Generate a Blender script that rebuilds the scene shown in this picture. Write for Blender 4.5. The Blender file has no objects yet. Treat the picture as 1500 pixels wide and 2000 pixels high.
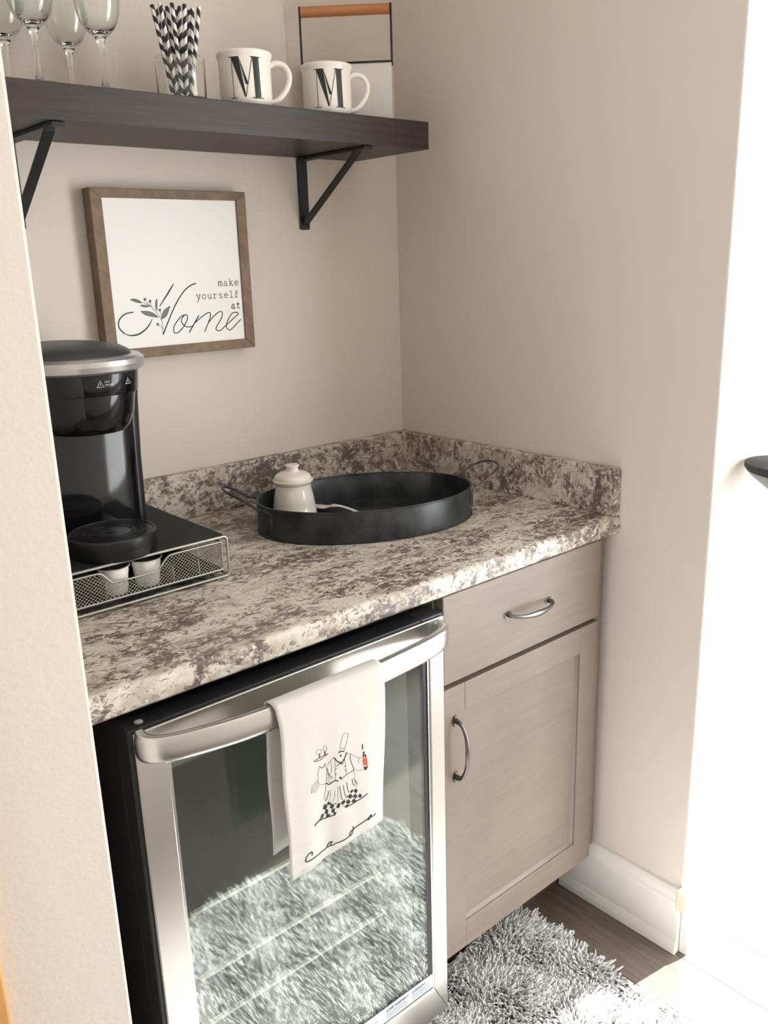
import bpy, bmesh, math, random
from mathutils import Vector, Matrix, Euler
R = math.radians
rnd = random.Random(7)
S = bpy.context.scene
col = S.collection

# ------------------------------------------------------------------ camera, light, exposure
cam = bpy.data.cameras.new('camera'); camo = bpy.data.objects.new('camera', cam); col.objects.link(camo)
camo.location = (-1.42944, -1.59198, 1.40428)
camo.rotation_euler = (1.294475, 0.029857, -0.715870)
cam.sensor_fit = 'VERTICAL'; cam.sensor_height = 24.0; cam.lens = 1712.5 * 24 / 2000
cam.clip_start = 0.02
S.camera = camo
S.view_settings.view_transform = 'Standard'; S.view_settings.look = 'None'
S.view_settings.gamma = 1; S.view_settings.use_curve_mapping = False
S.view_settings.exposure = 0.36

W = bpy.data.worlds.new('sky'); S.world = W; W.use_nodes = True
bg = W.node_tree.nodes['Background']; bg.inputs[0].default_value = (0.86, 0.93, 1.0, 1); bg.inputs[1].default_value = 1.2

sun = bpy.data.lights.new('sun', 'SUN'); sun.energy = 27; sun.angle = R(0.9); sun.color = (1, 0.99, 0.96)
so = bpy.data.objects.new('sun', sun); col.objects.link(so)
el, az = R(30), R(9)
d = Vector((-math.cos(el) * math.cos(az), math.cos(el) * math.sin(az), -math.sin(el)))
so.rotation_euler = d.to_track_quat('-Z', 'Y').to_euler()

def area(name, loc, direction, sx, sy, power, color):
    l = bpy.data.lights.new(name, 'AREA'); l.shape = 'RECTANGLE'; l.size = sx; l.size_y = sy; l.energy = power; l.color = color
    o = bpy.data.objects.new(name, l); col.objects.link(o); o.location = loc
    o.rotation_euler = Vector(direction).to_track_quat('-Z', 'Y').to_euler()
    return o
area('garden_door_daylight', (2.3, -1.36, 1.15), (-1, 0, 0), 0.9, 2.0, 40, (0.88, 0.95, 1.0))
area('hall_fill_light', (-2.9, -1.35, 1.25), (1, 0, 0.0), 0.9, 2.2, 7, (1.0, 0.99, 0.97))  # unseen fill light added at the left end of the hall
area('patio_door_daylight', (0.72, -1.862, 1.05), (0, 1, 0.0), 0.95, 1.9, 38, (0.93, 0.98, 1.0))

# ------------------------------------------------------------------ materials
def nt(name):
    m = bpy.data.materials.new(name); m.use_nodes = True
    t = m.node_tree; return m, t, t.nodes['Principled BSDF']
def mat(name, c, rough=0.5, metal=0.0, spec=0.5, coat=0.0, bump=0.0, bscale=200, var=0.0, vscale=8, trans=0.0, ior=1.45, aniso=0.0, sheen=0.0):
    m, t, b = nt(name)
    b.inputs['Base Color'].default_value = (*c, 1); b.inputs['Roughness'].default_value = rough
    b.inputs['Metallic'].default_value = metal; b.inputs['Specular IOR Level'].default_value = spec
    b.inputs['Coat Weight'].default_value = coat; b.inputs['Transmission Weight'].default_value = trans
    b.inputs['IOR'].default_value = ior; b.inputs['Anisotropic'].default_value = aniso; b.inputs['Sheen Weight'].default_value = sheen
    tc = t.nodes.new('ShaderNodeTexCoord')
    if var:
        n = t.nodes.new('ShaderNodeTexNoise'); n.inputs['Scale'].default_value = vscale; n.inputs['Detail'].default_value = 5
        t.links.new(tc.outputs['Object'], n.inputs['Vector'])
        r = t.nodes.new('ShaderNodeValToRGB')
        r.color_ramp.elements[0].position = 0.3; r.color_ramp.elements[1].position = 0.7
        r.color_ramp.elements[0].color = (*[x * (1 - var) for x in c], 1); r.color_ramp.elements[1].color = (*[min(1, x * (1 + var)) for x in c], 1)
        t.links.new(n.outputs['Fac'], r.inputs[0]); t.links.new(r.outputs[0], b.inputs['Base Color'])
    if bump:
        n = t.nodes.new('ShaderNodeTexNoise'); n.inputs['Scale'].default_value = bscale; n.inputs['Detail'].default_value = 3
        t.links.new(tc.outputs['Object'], n.inputs['Vector'])
        bp = t.nodes.new('ShaderNodeBump'); bp.inputs['Strength'].default_value = bump; bp.inputs['Distance'].default_value = 0.002
        t.links.new(n.outputs['Fac'], bp.inputs['Height']); t.links.new(bp.outputs[0], b.inputs['Normal'])
    return m
def ramp(t, src, stops):
    r = t.nodes.new('ShaderNodeValToRGB'); e = r.color_ramp.elements
    e[0].position, e[0].color = stops[0][0], (*stops[0][1], 1)
    e[1].position, e[1].color = stops[-1][0], (*stops[-1][1], 1)
    for p, c in stops[1:-1]:
        x = e.new(p); x.color = (*c, 1)
    t.links.new(src, r.inputs[0]); return r.outputs[0]
def mixc(t, f, a, b):
    m = t.nodes.new('ShaderNodeMix'); m.data_type = 'RGBA'
    for k, v in ((0, f), (6, a), (7, b)):
        if isinstance(v, (int, float)): m.inputs[k].default_value = v
        elif isinstance(v, tuple): m.inputs[k].default_value = (*v, 1)
        else: t.links.new(v, m.inputs[k])
    return m.outputs[2]
def noise(t, vec, scale, detail=4, rough=0.5, dist=0.0):
    n = t.nodes.new('ShaderNodeTexNoise'); n.inputs['Scale'].default_value = scale; n.inputs['Detail'].default_value = detail
    n.inputs['Roughness'].default_value = rough; n.inputs['Distortion'].default_value = dist
    t.links.new(vec, n.inputs['Vector']); return n.outputs['Fac']
def mapping(t, scale, rot=(0, 0, 0), loc=(0, 0, 0)):
    tc = t.nodes.new('ShaderNodeTexCoord'); mp = t.nodes.new('ShaderNodeMapping')
    mp.inputs['Scale'].default_value = scale; mp.inputs['Rotation'].default_value = rot; mp.inputs['Location'].default_value = loc
    t.links.new(tc.outputs['Object'], mp.inputs['Vector']); return mp.outputs[0]
def math_(t, op, a, b=None):
    n = t.nodes.new('ShaderNodeMath'); n.operation = op
    for k, v in ((0, a), (1, b)):
        if v is None: continue
        if isinstance(v, (int, float)): n.inputs[k].default_value = v
        else: t.links.new(v, n.inputs[k])
    return n.outputs[0]

PAINT = (0.66, 0.60, 0.545)
M_paint = mat('greige_wall_paint', PAINT, 0.75, spec=0.25, bump=0.25, bscale=140)
M_opp = mat('pale_wall_paint', (0.80, 0.77, 0.73), 0.8, spec=0.2)
M_ceil = mat('ceiling_paint', (0.8, 0.78, 0.75), 0.9, spec=0.2)
M_trim = mat('white_trim_paint', (0.78, 0.77, 0.73), 0.35)
M_caulk = mat('cream_corner_putty', (0.72, 0.66, 0.50), 0.6)
M_oak = mat('golden_oak', (0.62, 0.33, 0.11), 0.4, var=0.15, vscale=20)

def granite():
    m, t, b = nt('speckled_stone_laminate')
    v = mapping(t, (0.85, 1.3, 1.15), (0.3, 0.2, 0.45))
    big = noise(t, v, 8.0, 4, 0.6, 0.8)
    mid = noise(t, v, 34, 5, 0.75, 1.2)
    fine = noise(t, v, 95, 5, 0.75, 1.0)
    tone = noise(t, v, 15, 4, 0.6, 0.6)
    base = ramp(t, tone, [(0.34, (0.42, 0.37, 0.31)), (0.47, (0.64, 0.60, 0.53)), (0.56, (0.56, 0.51, 0.43)), (0.68, (0.36, 0.31, 0.255))])
    s = math_(t, 'ADD', math_(t, 'MULTIPLY', big, 0.75), math_(t, 'MULTIPLY', mid, 0.95))
    s = math_(t, 'ADD', s, math_(t, 'MULTIPLY', fine, 0.85))
    def rng(src, a, b_):
        mr = t.nodes.new('ShaderNodeMapRange'); mr.inputs[1].default_value = a; mr.inputs[2].default_value = b_
        t.links.new(src, mr.inputs[0]); return mr.outputs[0]
    taupe = ramp(t, noise(t, v, 22, 3, 0.6, 0.5), [(0.35, (0.185, 0.145, 0.125)), (0.6, (0.285, 0.235, 0.20))])
    c = mixc(t, math_(t, 'MULTIPLY', rng(s, 1.245, 1.30), 0.85), base, taupe)
    dark = ramp(t, noise(t, v, 20, 3, 0.6, 0.5), [(0.35, (0.060, 0.050, 0.050)), (0.6, (0.125, 0.098, 0.088))])
    c = mixc(t, math_(t, 'MULTIPLY', rng(s, 1.335, 1.39), 0.85), c, dark)
    c = mixc(t, math_(t, 'MULTIPLY', rng(noise(t, v, 52, 5, 0.7, 2.4), 0.61, 0.66), 0.8), c, (0.045, 0.04, 0.045))
    c = mixc(t, math_(t, 'MULTIPLY', rng(noise(t, v, 60, 4, 0.65, 0.9), 0.60, 0.66), 0.85), c, (0.74, 0.71, 0.65))
    t.links.new(c, b.inputs['Base Color']); b.inputs['Roughness'].default_value = 0.38; b.inputs['Specular IOR Level'].default_value = 0.4
    return m
M_stone = granite()

def cabinet_wood():
    m, t, b = nt('greige_stained_maple')
    v = mapping(t, (1.2, 1.2, 0.9))
    n1 = noise(t, v, 5, 4, 0.55, 0.4)
    n2 = noise(t, mapping(t, (3, 3, 60)), 2.2, 4, 0.6, 0.3)
    c = ramp(t, n1, [(0.3, (0.165, 0.130, 0.106)), (0.7, (0.215, 0.172, 0.142))])
    c2 = ramp(t, n2, [(0.35, (0.16, 0.127, 0.104)), (0.7, (0.22, 0.175, 0.145))])
    t.links.new(mixc(t, 0.35, c, c2), b.inputs['Base Color']); b.inputs['Roughness'].default_value = 0.42
    return m
M_cab = cabinet_wood()
M_cabdark = mat('dark_brown_cabinet_wood', (0.10, 0.07, 0.055), 0.7)  # even dark brown of the toe kick board

def wood(name, a, bc, grain=(2, 40, 40), rough=0.5):
    m, t, b = nt(name)
    v = mapping(t, grain)
    n = noise(t, v, 3, 5, 0.6, 0.4)
    t.links.new(ramp(t, n, [(0.3, a), (0.7, bc)]), b.inputs['Base Color']); b.inputs['Roughness'].default_value = rough
    b.inputs['Specular IOR Level'].default_value = 0.35
    return m
M_shelf = wood('dark_walnut_laminate', (0.026, 0.020, 0.017), (0.044, 0.035, 0.030), (2, 30, 60), 0.42)
M_frame = wood('brown_stained_pine', (0.150, 0.098, 0.062), (0.235, 0.160, 0.108), (12, 12, 12), 0.55)
M_dowel = wood('orange_wood_dowel', (0.42, 0.17, 0.07), (0.52, 0.235, 0.10), (3, 40, 40), 0.5)

def floor_mat():
    m, t, b = nt('grey_brown_plank_floor')
    tc = t.nodes.new('ShaderNodeTexCoord'); sp = t.nodes.new('ShaderNodeSeparateXYZ'); t.links.new(tc.outputs['Object'], sp.inputs[0])
    u = math_(t, 'DIVIDE', math_(t, 'ADD', sp.outputs[0], 10.252), 0.128)
    fl = math_(t, 'FLOOR', u); fr = math_(t, 'FRACT', u)
    wn = t.nodes.new('ShaderNodeTexWhiteNoise'); wn.noise_dimensions = '1D'; t.links.new(fl, wn.inputs['W'])
    v2 = math_(t, 'DIVIDE', math_(t, 'ADD', sp.outputs[1], math_(t, 'MULTIPLY', wn.outputs['Value'], 1.2)), 1.22)
    wn2 = t.nodes.new('ShaderNodeTexWhiteNoise'); wn2.noise_dimensions = '2D'
    cb = t.nodes.new('ShaderNodeCombineXYZ'); t.links.new(fl, cb.inputs[0]); t.links.new(math_(t, 'FLOOR', v2), cb.inputs[1]); t.links.new(cb.outputs[0], wn2.inputs['Vector'])
    g = noise(t, mapping(t, (45, 3, 3)), 2.0, 6, 0.65, 0.5)
    c = ramp(t, g, [(0.28, (0.085, 0.063, 0.052)), (0.5, (0.135, 0.105, 0.088)), (0.72, (0.20, 0.165, 0.14))])
    c = mixc(t, math_(t, 'MULTIPLY', wn2.outputs['Value'], 0.35), c, (0.17, 0.14, 0.12))
    e = math_(t, 'MAXIMUM', math_(t, 'LESS_THAN', fr, 0.016), math_(t, 'LESS_THAN', math_(t, 'FRACT', v2), 0.0016))
    c = mixc(t, e, c, (0.03, 0.018, 0.015))
    t.links.new(c, b.inputs['Base Color']); b.inputs['Roughness'].default_value = 0.42
    return m
M_floor = floor_mat()

M_black = mat('matte_black_metal', (0.012, 0.013, 0.015), 0.45, spec=0.5)
M_blkplas = mat('black_plastic', (0.010, 0.010, 0.012), 0.35)
M_gloss = mat('glossy_black_plastic', (0.005, 0.005, 0.006), 0.09, spec=0.5)
M_satinblack = mat('satin_black_plastic', (0.010, 0.010, 0.011), 0.3)
M_dome = mat('smoky_black_lid', (0.045, 0.045, 0.047), 0.42)
M_silver = mat('silver_plastic', (0.52, 0.52, 0.52), 0.28, metal=0.75)
M_greyprint = mat('pale_grey_print', (0.45, 0.45, 0.46), 0.5)
M_steel = mat('brushed_stainless_steel', (0.58, 0.565, 0.535), 0.30, metal=1.0, aniso=0.4)
M_satin = mat('satin_handle_steel', (0.60, 0.59, 0.575), 0.25, metal=1.0)
M_wire = mat('silver_coated_wire', (0.42, 0.41, 0.37), 0.38, metal=0.75)
M_pewter = mat('antique_pewter', (0.19, 0.185, 0.18), 0.34, metal=1.0)
M_mat = mat('black_rubber_mat', (0.010, 0.010, 0.012), 0.7, bump=0.3, bscale=500)
M_cer = mat('cream_glazed_ceramic', (0.78, 0.745, 0.67), 0.16, coat=0.3)
M_mug = mat('off_white_glazed_mug', (0.79, 0.76, 0.69), 0.25)
M_ink = mat('black_glaze_print', (0.016, 0.017, 0.02), 0.35)
M_paper = mat('white_art_paper', (0.80, 0.80, 0.79), 0.45)
M_artink = mat('charcoal_printing_ink', (0.028, 0.028, 0.03), 0.6)
M_leafink = mat('grey_leaf_ink', (0.17, 0.17, 0.165), 0.6)
M_whitemetal = mat('white_enamelled_metal', (0.74, 0.72, 0.70), 0.35)
M_cloth = mat('cream_flour_sack_cotton', (0.60, 0.585, 0.558), 0.9, spec=0.15, bump=0.3, bscale=900, sheen=0.1)
M_thread = mat('black_embroidery_thread', (0.02, 0.018, 0.022), 0.8)
M_thread2 = mat('grey_outline_thread', (0.22, 0.20, 0.20), 0.8)
M_thread3 = mat('brown_grey_thread', (0.085, 0.07, 0.075), 0.8)
M_red = mat('red_thread', (0.75, 0.07, 0.045), 0.7)
M_pink = mat('pink_thread', (0.80, 0.58, 0.53), 0.8)
M_hem = mat('drawn_thread_hem', (0.60, 0.56, 0.49), 0.9)
M_tray = mat('dark_galvanised_metal', (0.040, 0.043, 0.046), 0.40, metal=0.5, var=0.6, vscale=18)
M_trayh = mat('worn_bronze_wire', (0.12, 0.105, 0.085), 0.4, metal=0.8)
M_foil = mat('brown_foil_lid', (0.09, 0.06, 0.05), 0.4, metal=0.3)
M_pod = mat('white_pod_plastic', (0.80, 0.79, 0.76), 0.4)
M_cavity = mat('cooler_liner', (0.66, 0.67, 0.64), 0.5)
M_shelfedge = mat('pale_shelf_trim', (0.92, 0.93, 0.86), 0.6)
M_label = mat('white_sticker', (0.52, 0.55, 0.60), 0.8, spec=0.2)
M_labelink = mat('grey_sticker_ink', (0.05, 0.055, 0.07), 0.9)
M_labelfine = mat('faint_sticker_ink', (0.30, 0.32, 0.36), 0.9)
M_fixture = mat('dark_grey_fixture', (0.030, 0.033, 0.037), 0.8)
M_fixture2 = mat('grey_fixture_shade', (0.26, 0.26, 0.26), 0.6)

def glass(name, c, rough=0.0):
    return mat(name, c, rough, trans=1.0, ior=1.45)
M_glass = glass('clear_glass', (0.97, 0.985, 0.97))
def tinted():
    m = bpy.data.materials.new('tinted_door_glass'); m.use_nodes = True; t = m.node_tree
    for n in list(t.nodes): t.nodes.remove(n)
    o = t.nodes.new('ShaderNodeOutputMaterial'); mx = t.nodes.new('ShaderNodeMixShader')
    tr = t.nodes.new('ShaderNodeBsdfTransparent'); tr.inputs[0].default_value = (0.82, 0.85, 0.825, 1)
    gl = t.nodes.new('ShaderNodeBsdfGlossy'); gl.inputs[0].default_value = (0.95, 1.0, 0.98, 1); gl.inputs['Roughness'].default_value = 0.035
    lw = t.nodes.new('ShaderNodeLayerWeight')
    fac = math_(t, 'ADD', math_(t, 'MULTIPLY', math_(t, 'POWER', lw.outputs['Facing'], 5.0), 0.85), 0.12)
    t.links.new(fac, mx.inputs[0]); t.links.new(tr.outputs[0], mx.inputs[1]); t.links.new(gl.outputs[0], mx.inputs[2])
    t.links.new(mx.outputs[0], o.inputs[0]); return m
M_tint = tinted()
def stripes(name, sgn):
    m, t, b = nt(name)
    tc = t.nodes.new('ShaderNodeTexCoord'); sp = t.nodes.new('ShaderNodeSeparateXYZ'); t.links.new(tc.outputs['Object'], sp.inputs[0])
    a = math_(t, 'DIVIDE', math_(t, 'ARCTAN2', sp.outputs[1], sp.outputs[0]), 2 * math.pi)
    z = math_(t, 'DIVIDE', sp.outputs[2], 0.021 * sgn)
    f = math_(t, 'FRACT', math_(t, 'ADD', math_(t, 'ADD', a, z), 20.0))
    c = mixc(t, math_(t, 'GREATER_THAN', f, 0.5), (0.74, 0.72, 0.68), (0.018, 0.014, 0.022))
    t.links.new(c, b.inputs['Base Color']); b.inputs['Roughness'].default_value = 0.6; return m
M_straw = [stripes('black_white_spiral_paper', 1), stripes('black_white_counter_spiral_paper', -1)]
def rugmat():
    m, t, b = nt('grey_shag_yarn')
    v = mapping(t, (1, 1, 0.2))
    n = noise(t, v, 260, 2, 0.5); n2 = noise(t, v, 22, 3, 0.5)
    c = ramp(t, math_(t, 'ADD', math_(t, 'MULTIPLY', n, 0.75), math_(t, 'MULTIPLY', n2, 0.25)), [(0.36, (0.42, 0.415, 0.41)), (0.50, (0.68, 0.67, 0.655)), (0.64, (0.88, 0.87, 0.85))])
    t.links.new(c, b.inputs['Base Color']); b.inputs['Roughness'].default_value = 0.6; b.inputs['Sheen Weight'].default_value = 0.3
    return m
M_rug = rugmat()
M_rugback = mat('rug_backing', (0.16, 0.155, 0.15), 0.9)

# ------------------------------------------------------------------ mesh helpers
class MB:
    def __init__(s): s.v = []; s.f = []
    def add(s, vs, fs):
        n = len(s.v); s.v += [tuple(x) for x in vs]; s.f += [tuple(n + i for i in f) for f in fs]; return s
    def box(s, x0, x1, y0, y1, z0, z1):
        x0, x1 = sorted((x0, x1)); y0, y1 = sorted((y0, y1)); z0, z1 = sorted((z0, z1))
        return s.add([(x0,y0,z0),(x1,y0,z0),(x1,y1,z0),(x0,y1,z0),(x0,y0,z1),(x1,y0,z1),(x1,y1,z1),(x0,y1,z1)],
                     [(0,3,2,1),(4,5,6,7),(0,1,5,4),(1,2,6,5),(2,3,7,6),(3,0,4,7)])
    def loft(s, rings, closed_ends=True, wrap=False):
        n = len(rings[0]); vs = [p for r in rings for p in r]; fs = []
        m = len(rings); last = m if wrap else m - 1
        for i in range(last):
            a, b = i * n, ((i + 1) % m) * n
            for j in range(n):
                k = (j + 1) % n; fs.append((a + j, a + k, b + k, b + j))
        if closed_ends and not wrap:
            fs.append(tuple(range(n))[::-1]); fs.append(tuple((m - 1) * n + j for j in range(n)))
        return s.add(vs, fs)
    def tube(s, pts, r, n=10, closed=False, flat=None, up=None):
        P = [Vector(p) for p in pts]; m = len(P); rs = r if isinstance(r, (list, tuple)) else [r] * m
        rings = []; prev = None
        for i in range(m):
            if closed: t = P[(i + 1) % m] - P[i - 1]
            else: t = P[min(i + 1, m - 1)] - P[max(i - 1, 0)]
            t.normalize()
            if up is not None: u = Vector(up); u = (u - t * u.dot(t)).normalized()
            elif prev is None:
                u = Vector((0, 0, 1)) if abs(t.z) < 0.9 else Vector((1, 0, 0)); u = (u - t * u.dot(t)).normalized()
            else: u = (prev - t * prev.dot(t)).normalized()
            prev = u; w = t.cross(u)
            if flat is None: a = b = rs[i]
            else:
                fl = flat[i] if isinstance(flat, list) else flat
                a, b = rs[i], rs[i] * fl
            rings.append([P[i] + u * (a * math.cos(2 * math.pi * k / n)) + w * (b * math.sin(2 * math.pi * k / n)) for k in range(n)])
        return s.loft(rings, not closed, closed)
    def lathe(s, prof, c=(0, 0, 0), n=48, sx=1, sy=1, rot=0, a0=0, a1=None):
        rings = []
        for rr, z in prof:
            ring = []
            for k in range(n):
                a = 2 * math.pi * k / n
                x, y = rr * sx * math.cos(a), rr * sy * math.sin(a)
                ring.append((c[0] + x * math.cos(rot) - y * math.sin(rot), c[1] + x * math.sin(rot) + y * math.cos(rot), c[2] + z))
            rings.append(ring)
        return s.loft(rings, True)
    def prism(s, poly, axis, a, b):
        def P(p, h):
            return {'x': (h, p[0], p[1]), 'y': (p[0], h, p[1]), 'z': (p[0], p[1], h)}[axis]
        n = len(poly)
        return s.add([P(p, a) for p in poly] + [P(p, b) for p in poly],
                     [tuple(range(n)), tuple(range(2 * n - 1, n - 1, -1))] + [(i, n + i, n + (i + 1) % n, (i + 1) % n) for i in range(n)])
    def sphere(s, c, r, n=12, sz=1):
        prof = [(max(1e-5, r * math.sin(math.pi * i / n)), -r * sz * math.cos(math.pi * i / n)) for i in range(n + 1)]
        return s.lathe(prof, c, n * 2)
    def build(s, name, m, parent=None, smooth=True, bevel=0, seg=2, ang=35, org=None):
        me = bpy.data.meshes.new(name)
        o0 = Vector((0, 0, 0))
        q = parent
        while q is not None: o0 += q.location; q = q.parent
        if org is not None: o0 = Vector(org)
        me.from_pydata([tuple(Vector(v) - o0) for v in s.v], [], s.f); me.update()
        bm = bmesh.new(); bm.from_mesh(me); bmesh.ops.recalc_face_normals(bm, faces=bm.faces); bm.to_mesh(me); bm.free()
        me.materials.append(m)
        if smooth:
            for p in me.polygons: p.use_smooth = True
            me.set_sharp_from_angle(angle=R(ang))
        o = bpy.data.objects.new(name, me); col.objects.link(o)
        if parent is not None: o.parent = parent
        elif org is not None: o.location = org
        if bevel:
            b = o.modifiers.new('bevel', 'BEVEL'); b.width = bevel; b.segments = seg; b.limit_method = 'ANGLE'; b.angle_limit = R(40)
            b.harden_normals = False
        return o
def thing(name, label, cat, loc=(0, 0, 0), group=None):
    o = bpy.data.objects.new(name, None); o.empty_display_size = 0.05; col.objects.link(o); o.location = loc
    o['label'] = label; o['category'] = cat
    if group: o['group'] = group
    return o
def tag(o, label, cat, group=None, kind=None):
    o['label'] = label; o['category'] = cat
    if group: o['group'] = group
    if kind: o['kind'] = kind
    return o
def struct(o, label=None):
    o['kind'] = 'structure'
    if label: o['label'] = label
    return o
def copy_tree(o, parent=None):
    c = o.copy(); col.objects.link(c)
    if parent is not None: c.parent = parent
    for ch in list(o.children): copy_tree(ch, c)
    return c
def catmull(pts, k=6, closed=False):
    P = [Vector(p) for p in pts]; n = len(P); out = []
    def g(i): return P[i % n] if closed else P[max(0, min(n - 1, i))]
    for i in range(n if closed else n - 1):
        a, b, c, d_ = g(i - 1), g(i), g(i + 1), g(i + 2)
        for j in range(k):
            t = j / k
            out.append(0.5 * ((2 * b) + (c - a) * t + (2 * a - 5 * b + 4 * c - d_) * t * t + (3 * b - a - 3 * c + d_) * t ** 3))
    if not closed: out.append(P[-1])
    return out
def rrect(x0, x1, y0, y1, r, k=6):
    out = []
    for cx, cy, a in ((x1 - r, y1 - r, 0), (x0 + r, y1 - r, 90), (x0 + r, y0 + r, 180), (x1 - r, y0 + r, 270)):
        for j in range(k + 1):
            t = R(a + 90 * j / k); out.append((cx + r * math.cos(t), cy + r * math.sin(t)))
    return out
def ribbon(mb, pts, w, fy, off=0.0004, smooth=4, taper=False):
    """flat stroke on a vertical sheet whose front is y = fy(x, z); pts are (x, z)"""
    P = catmull([(a, 0, b) for a, b in pts], smooth) if smooth and len(pts) > 2 else [Vector((a, 0, b)) for a, b in pts]
    n = len(P); vs = []; fs = []
    for i in range(n):
        t = P[min(i + 1, n - 1)] - P[max(i - 1, 0)]
        if t.length < 1e-9: t = Vector((1, 0, 0))
        t.normalize(); nn = Vector((-t.z, 0, t.x)); ww = w / 2
        if taper: ww *= 0.35 + 0.65 * math.sin(math.pi * min(1, max(0, i / (n - 1))))
        for sg in (1, -1):
            q = P[i] + nn * ww * sg
            for o in (off, 0.0):
                vs.append((q.x, fy(q.x, q.z) - o, q.z))
    for i in range(n - 1):
        a, b = 4 * i, 4 * i + 4
        fs += [(a, a + 2, b + 2, b), (a + 1, b + 1, b + 3, a + 3), (a, b, b + 1, a + 1), (a + 2, a + 3, b + 3, b + 2)]
    fs += [(0, 1, 3, 2), (4 * n - 4, 4 * n - 2, 4 * n - 1, 4 * n - 3)]
    mb.add(vs, fs)
def patch(mb, pts, fy, off=0.0004):
    n = len(pts)
    mb.add([(x, fy(x, z) - off, z) for x, z in pts] + [(x, fy(x, z), z) for x, z in pts],
           [tuple(range(n)), tuple(range(2 * n - 1, n - 1, -1))] + [(i, n + i, n + (i + 1) % n, (i + 1) % n) for i in range(n)])

# ------------------------------------------------------------------ room shell
XL = -1.152; YF = -0.825; ZC = 2.45; X1 = 2.4; X0 = -3.0; YO = -1.88
struct(MB().box(X0, X1, YO, 0.1, -0.03, 0).build('floor', M_floor, smooth=False))
struct(MB().box(X0, X1, YO, 0.1, ZC, ZC + 0.05).build('ceiling', M_ceil, smooth=False))
struct(MB().box(XL, 0.0, 0.0, 0.1, 0, ZC).build('wall_back', M_paint, smooth=False))
struct(MB().box(0.0, X1, YF, 0.1, 0, ZC).build('wall_right', M_paint, smooth=False, bevel=0.004))
struct(MB().box(X0, XL, YF, 0.1, 0, ZC).build('wall_left', M_paint, smooth=False, bevel=0.004))
struct(MB().box(X0, X1, YO - 0.1, YO, 0, ZC).build('wall_front', M_opp, smooth=False))
# end wall with the glazed garden door opening that lets the sun in
e = MB().box(X1, X1 + 0.12, YO - 0.1, YO + 0.08, 0, ZC); e.box(X1, X1 + 0.12, -0.9, 0.1, 0, ZC); e.box(X1, X1 + 0.12, YO + 0.08, -0.9, 2.12, ZC)
struct(e.build('wall_end', M_opp, smooth=False))
e = MB().box(X1 - 0.015, X1 + 0.135, YO + 0.08, YO + 0.11, 0, 2.12); e.box(X1 - 0.015, X1 + 0.135, -0.93, -0.90, 0, 2.12); e.box(X1 - 0.015, X1 + 0.135, YO + 0.08, -0.90, 2.09, 2.14)
struct(e.build('trim_1', M_trim, smooth=False))

BB = 0.152
prof = [(0, 0), (-0.0175, 0), (-0.0175, 0.014), (-0.0145, 0.028), (-0.0125, 0.032), (-0.0125, 0.112), (-0.0155, 0.116), (-0.0155, 0.124),
        (-0.0125, 0.130), (-0.0105, 0.142), (-0.006, 0.150), (0, 0.152)]
def baseboard_x(name, x, sgn, y0, y1):      # board on a wall whose face is x = const, facing -x when sgn = 1
    return struct(MB().prism([(x + sgn * a, z) for a, z in prof], 'y', y0, y1).build(name, M_trim, smooth=False, bevel=0.001))
def baseboard_y(name, y, sgn, x0, x1):
    return struct(MB().prism([(y + sgn * a, z) for a, z in prof], 'x', x0, x1).build(name, M_trim, smooth=False, bevel=0.001))
baseboard_x('baseboard_right', 0.0, 1, -0.525, YF - 0.0)
baseboard_y('baseboard_corner', YF, 1, 0.0, X1)
baseboard_y('baseboard_left', YF, 1, -1.26, XL)
baseboard_y('baseboard_front', YO, -1, X0, X1)
c_ = MB().box(-0.019, 0.004, YF - 0.019, YF + 0.004, 0.112, 0.158).build('trim_2', M_caulk, smooth=False, bevel=0.003); struct(c_)
struct(MB().box(-1.36, -1.273, YF - 0.02, YF, 0, 2.05).build('trim_3', M_oak, smooth=False, bevel=0.003))

# ------------------------------------------------------------------ counter with upstands
ZT = 0.914; ZB = 0.877; YC = -0.637; ZS = 1.009
ct = thing('countertop', 'cream and brown speckled stone-look countertop with raised backsplash rims', 'countertop', (-0.576, -0.32, ZB))
pr = [(-0.001, ZB), (-0.001, ZT)] + [(YC + 0.010 - 0.010 * math.sin(t) , ZT - 0.010 + 0.010 * math.cos(t)) for t in [R(a) for a in range(0, 91, 15)]] + [(YC, ZB + 0.004), (YC + 0.004, ZB)]
MB().prism(pr, 'x', XL + 0.001, -0.001).build('slab', M_stone, ct, bevel=0.0)
MB().box(XL + 0.001, -0.0205, -0.0205, -0.001, ZT, ZS).build('backsplash', M_stone, ct, bevel=0.0025)
MB().box(-0.0205, -0.001, YC + 0.002, -0.001, ZT, ZS).build('side_splash', M_stone, ct, bevel=0.0025)

# ------------------------------------------------------------------ base cabinet
cb = thing('base_cabinet', 'greige stained wood base cabinet with one drawer over one door', 'cabinet', (-0.26, -0.3, 0))
b_ = MB(); b_.box(-0.492, -0.474, -0.592, -0.01, 0.0, ZB - 0.001); b_.box(-0.034, -0.018, -0.592, -0.01, 0.0, ZB - 0.001); b_.box(-0.474, -0.034, -0.592, -0.01, 0.150, 0.168); b_.box(-0.474, -0.034, -0.03, -0.01, 0.168, ZB - 0.001)
b_ = MB(); b_.box(-0.492, -0.018, -0.592, -0.01, 0.155, ZB - 0.001)
b_.build('carcass', M_cab, cb, smooth=False)
f_ = MB(); f_.box(-0.492, -0.462, -0.611, -0.592, 0.155, ZB - 0.001); f_.box(-0.062, -0.013, -0.611, -0.592, 0.155, ZB - 0.001)
f_.box(-0.462, -0.062, -0.611, -0.592, 0.155, 0.19); f_.box(-0.462, -0.062, -0.611, -0.592, 0.69, 0.73); f_.box(-0.462, -0.062, -0.611, -0.592, 0.855, ZB - 0.001)
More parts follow.
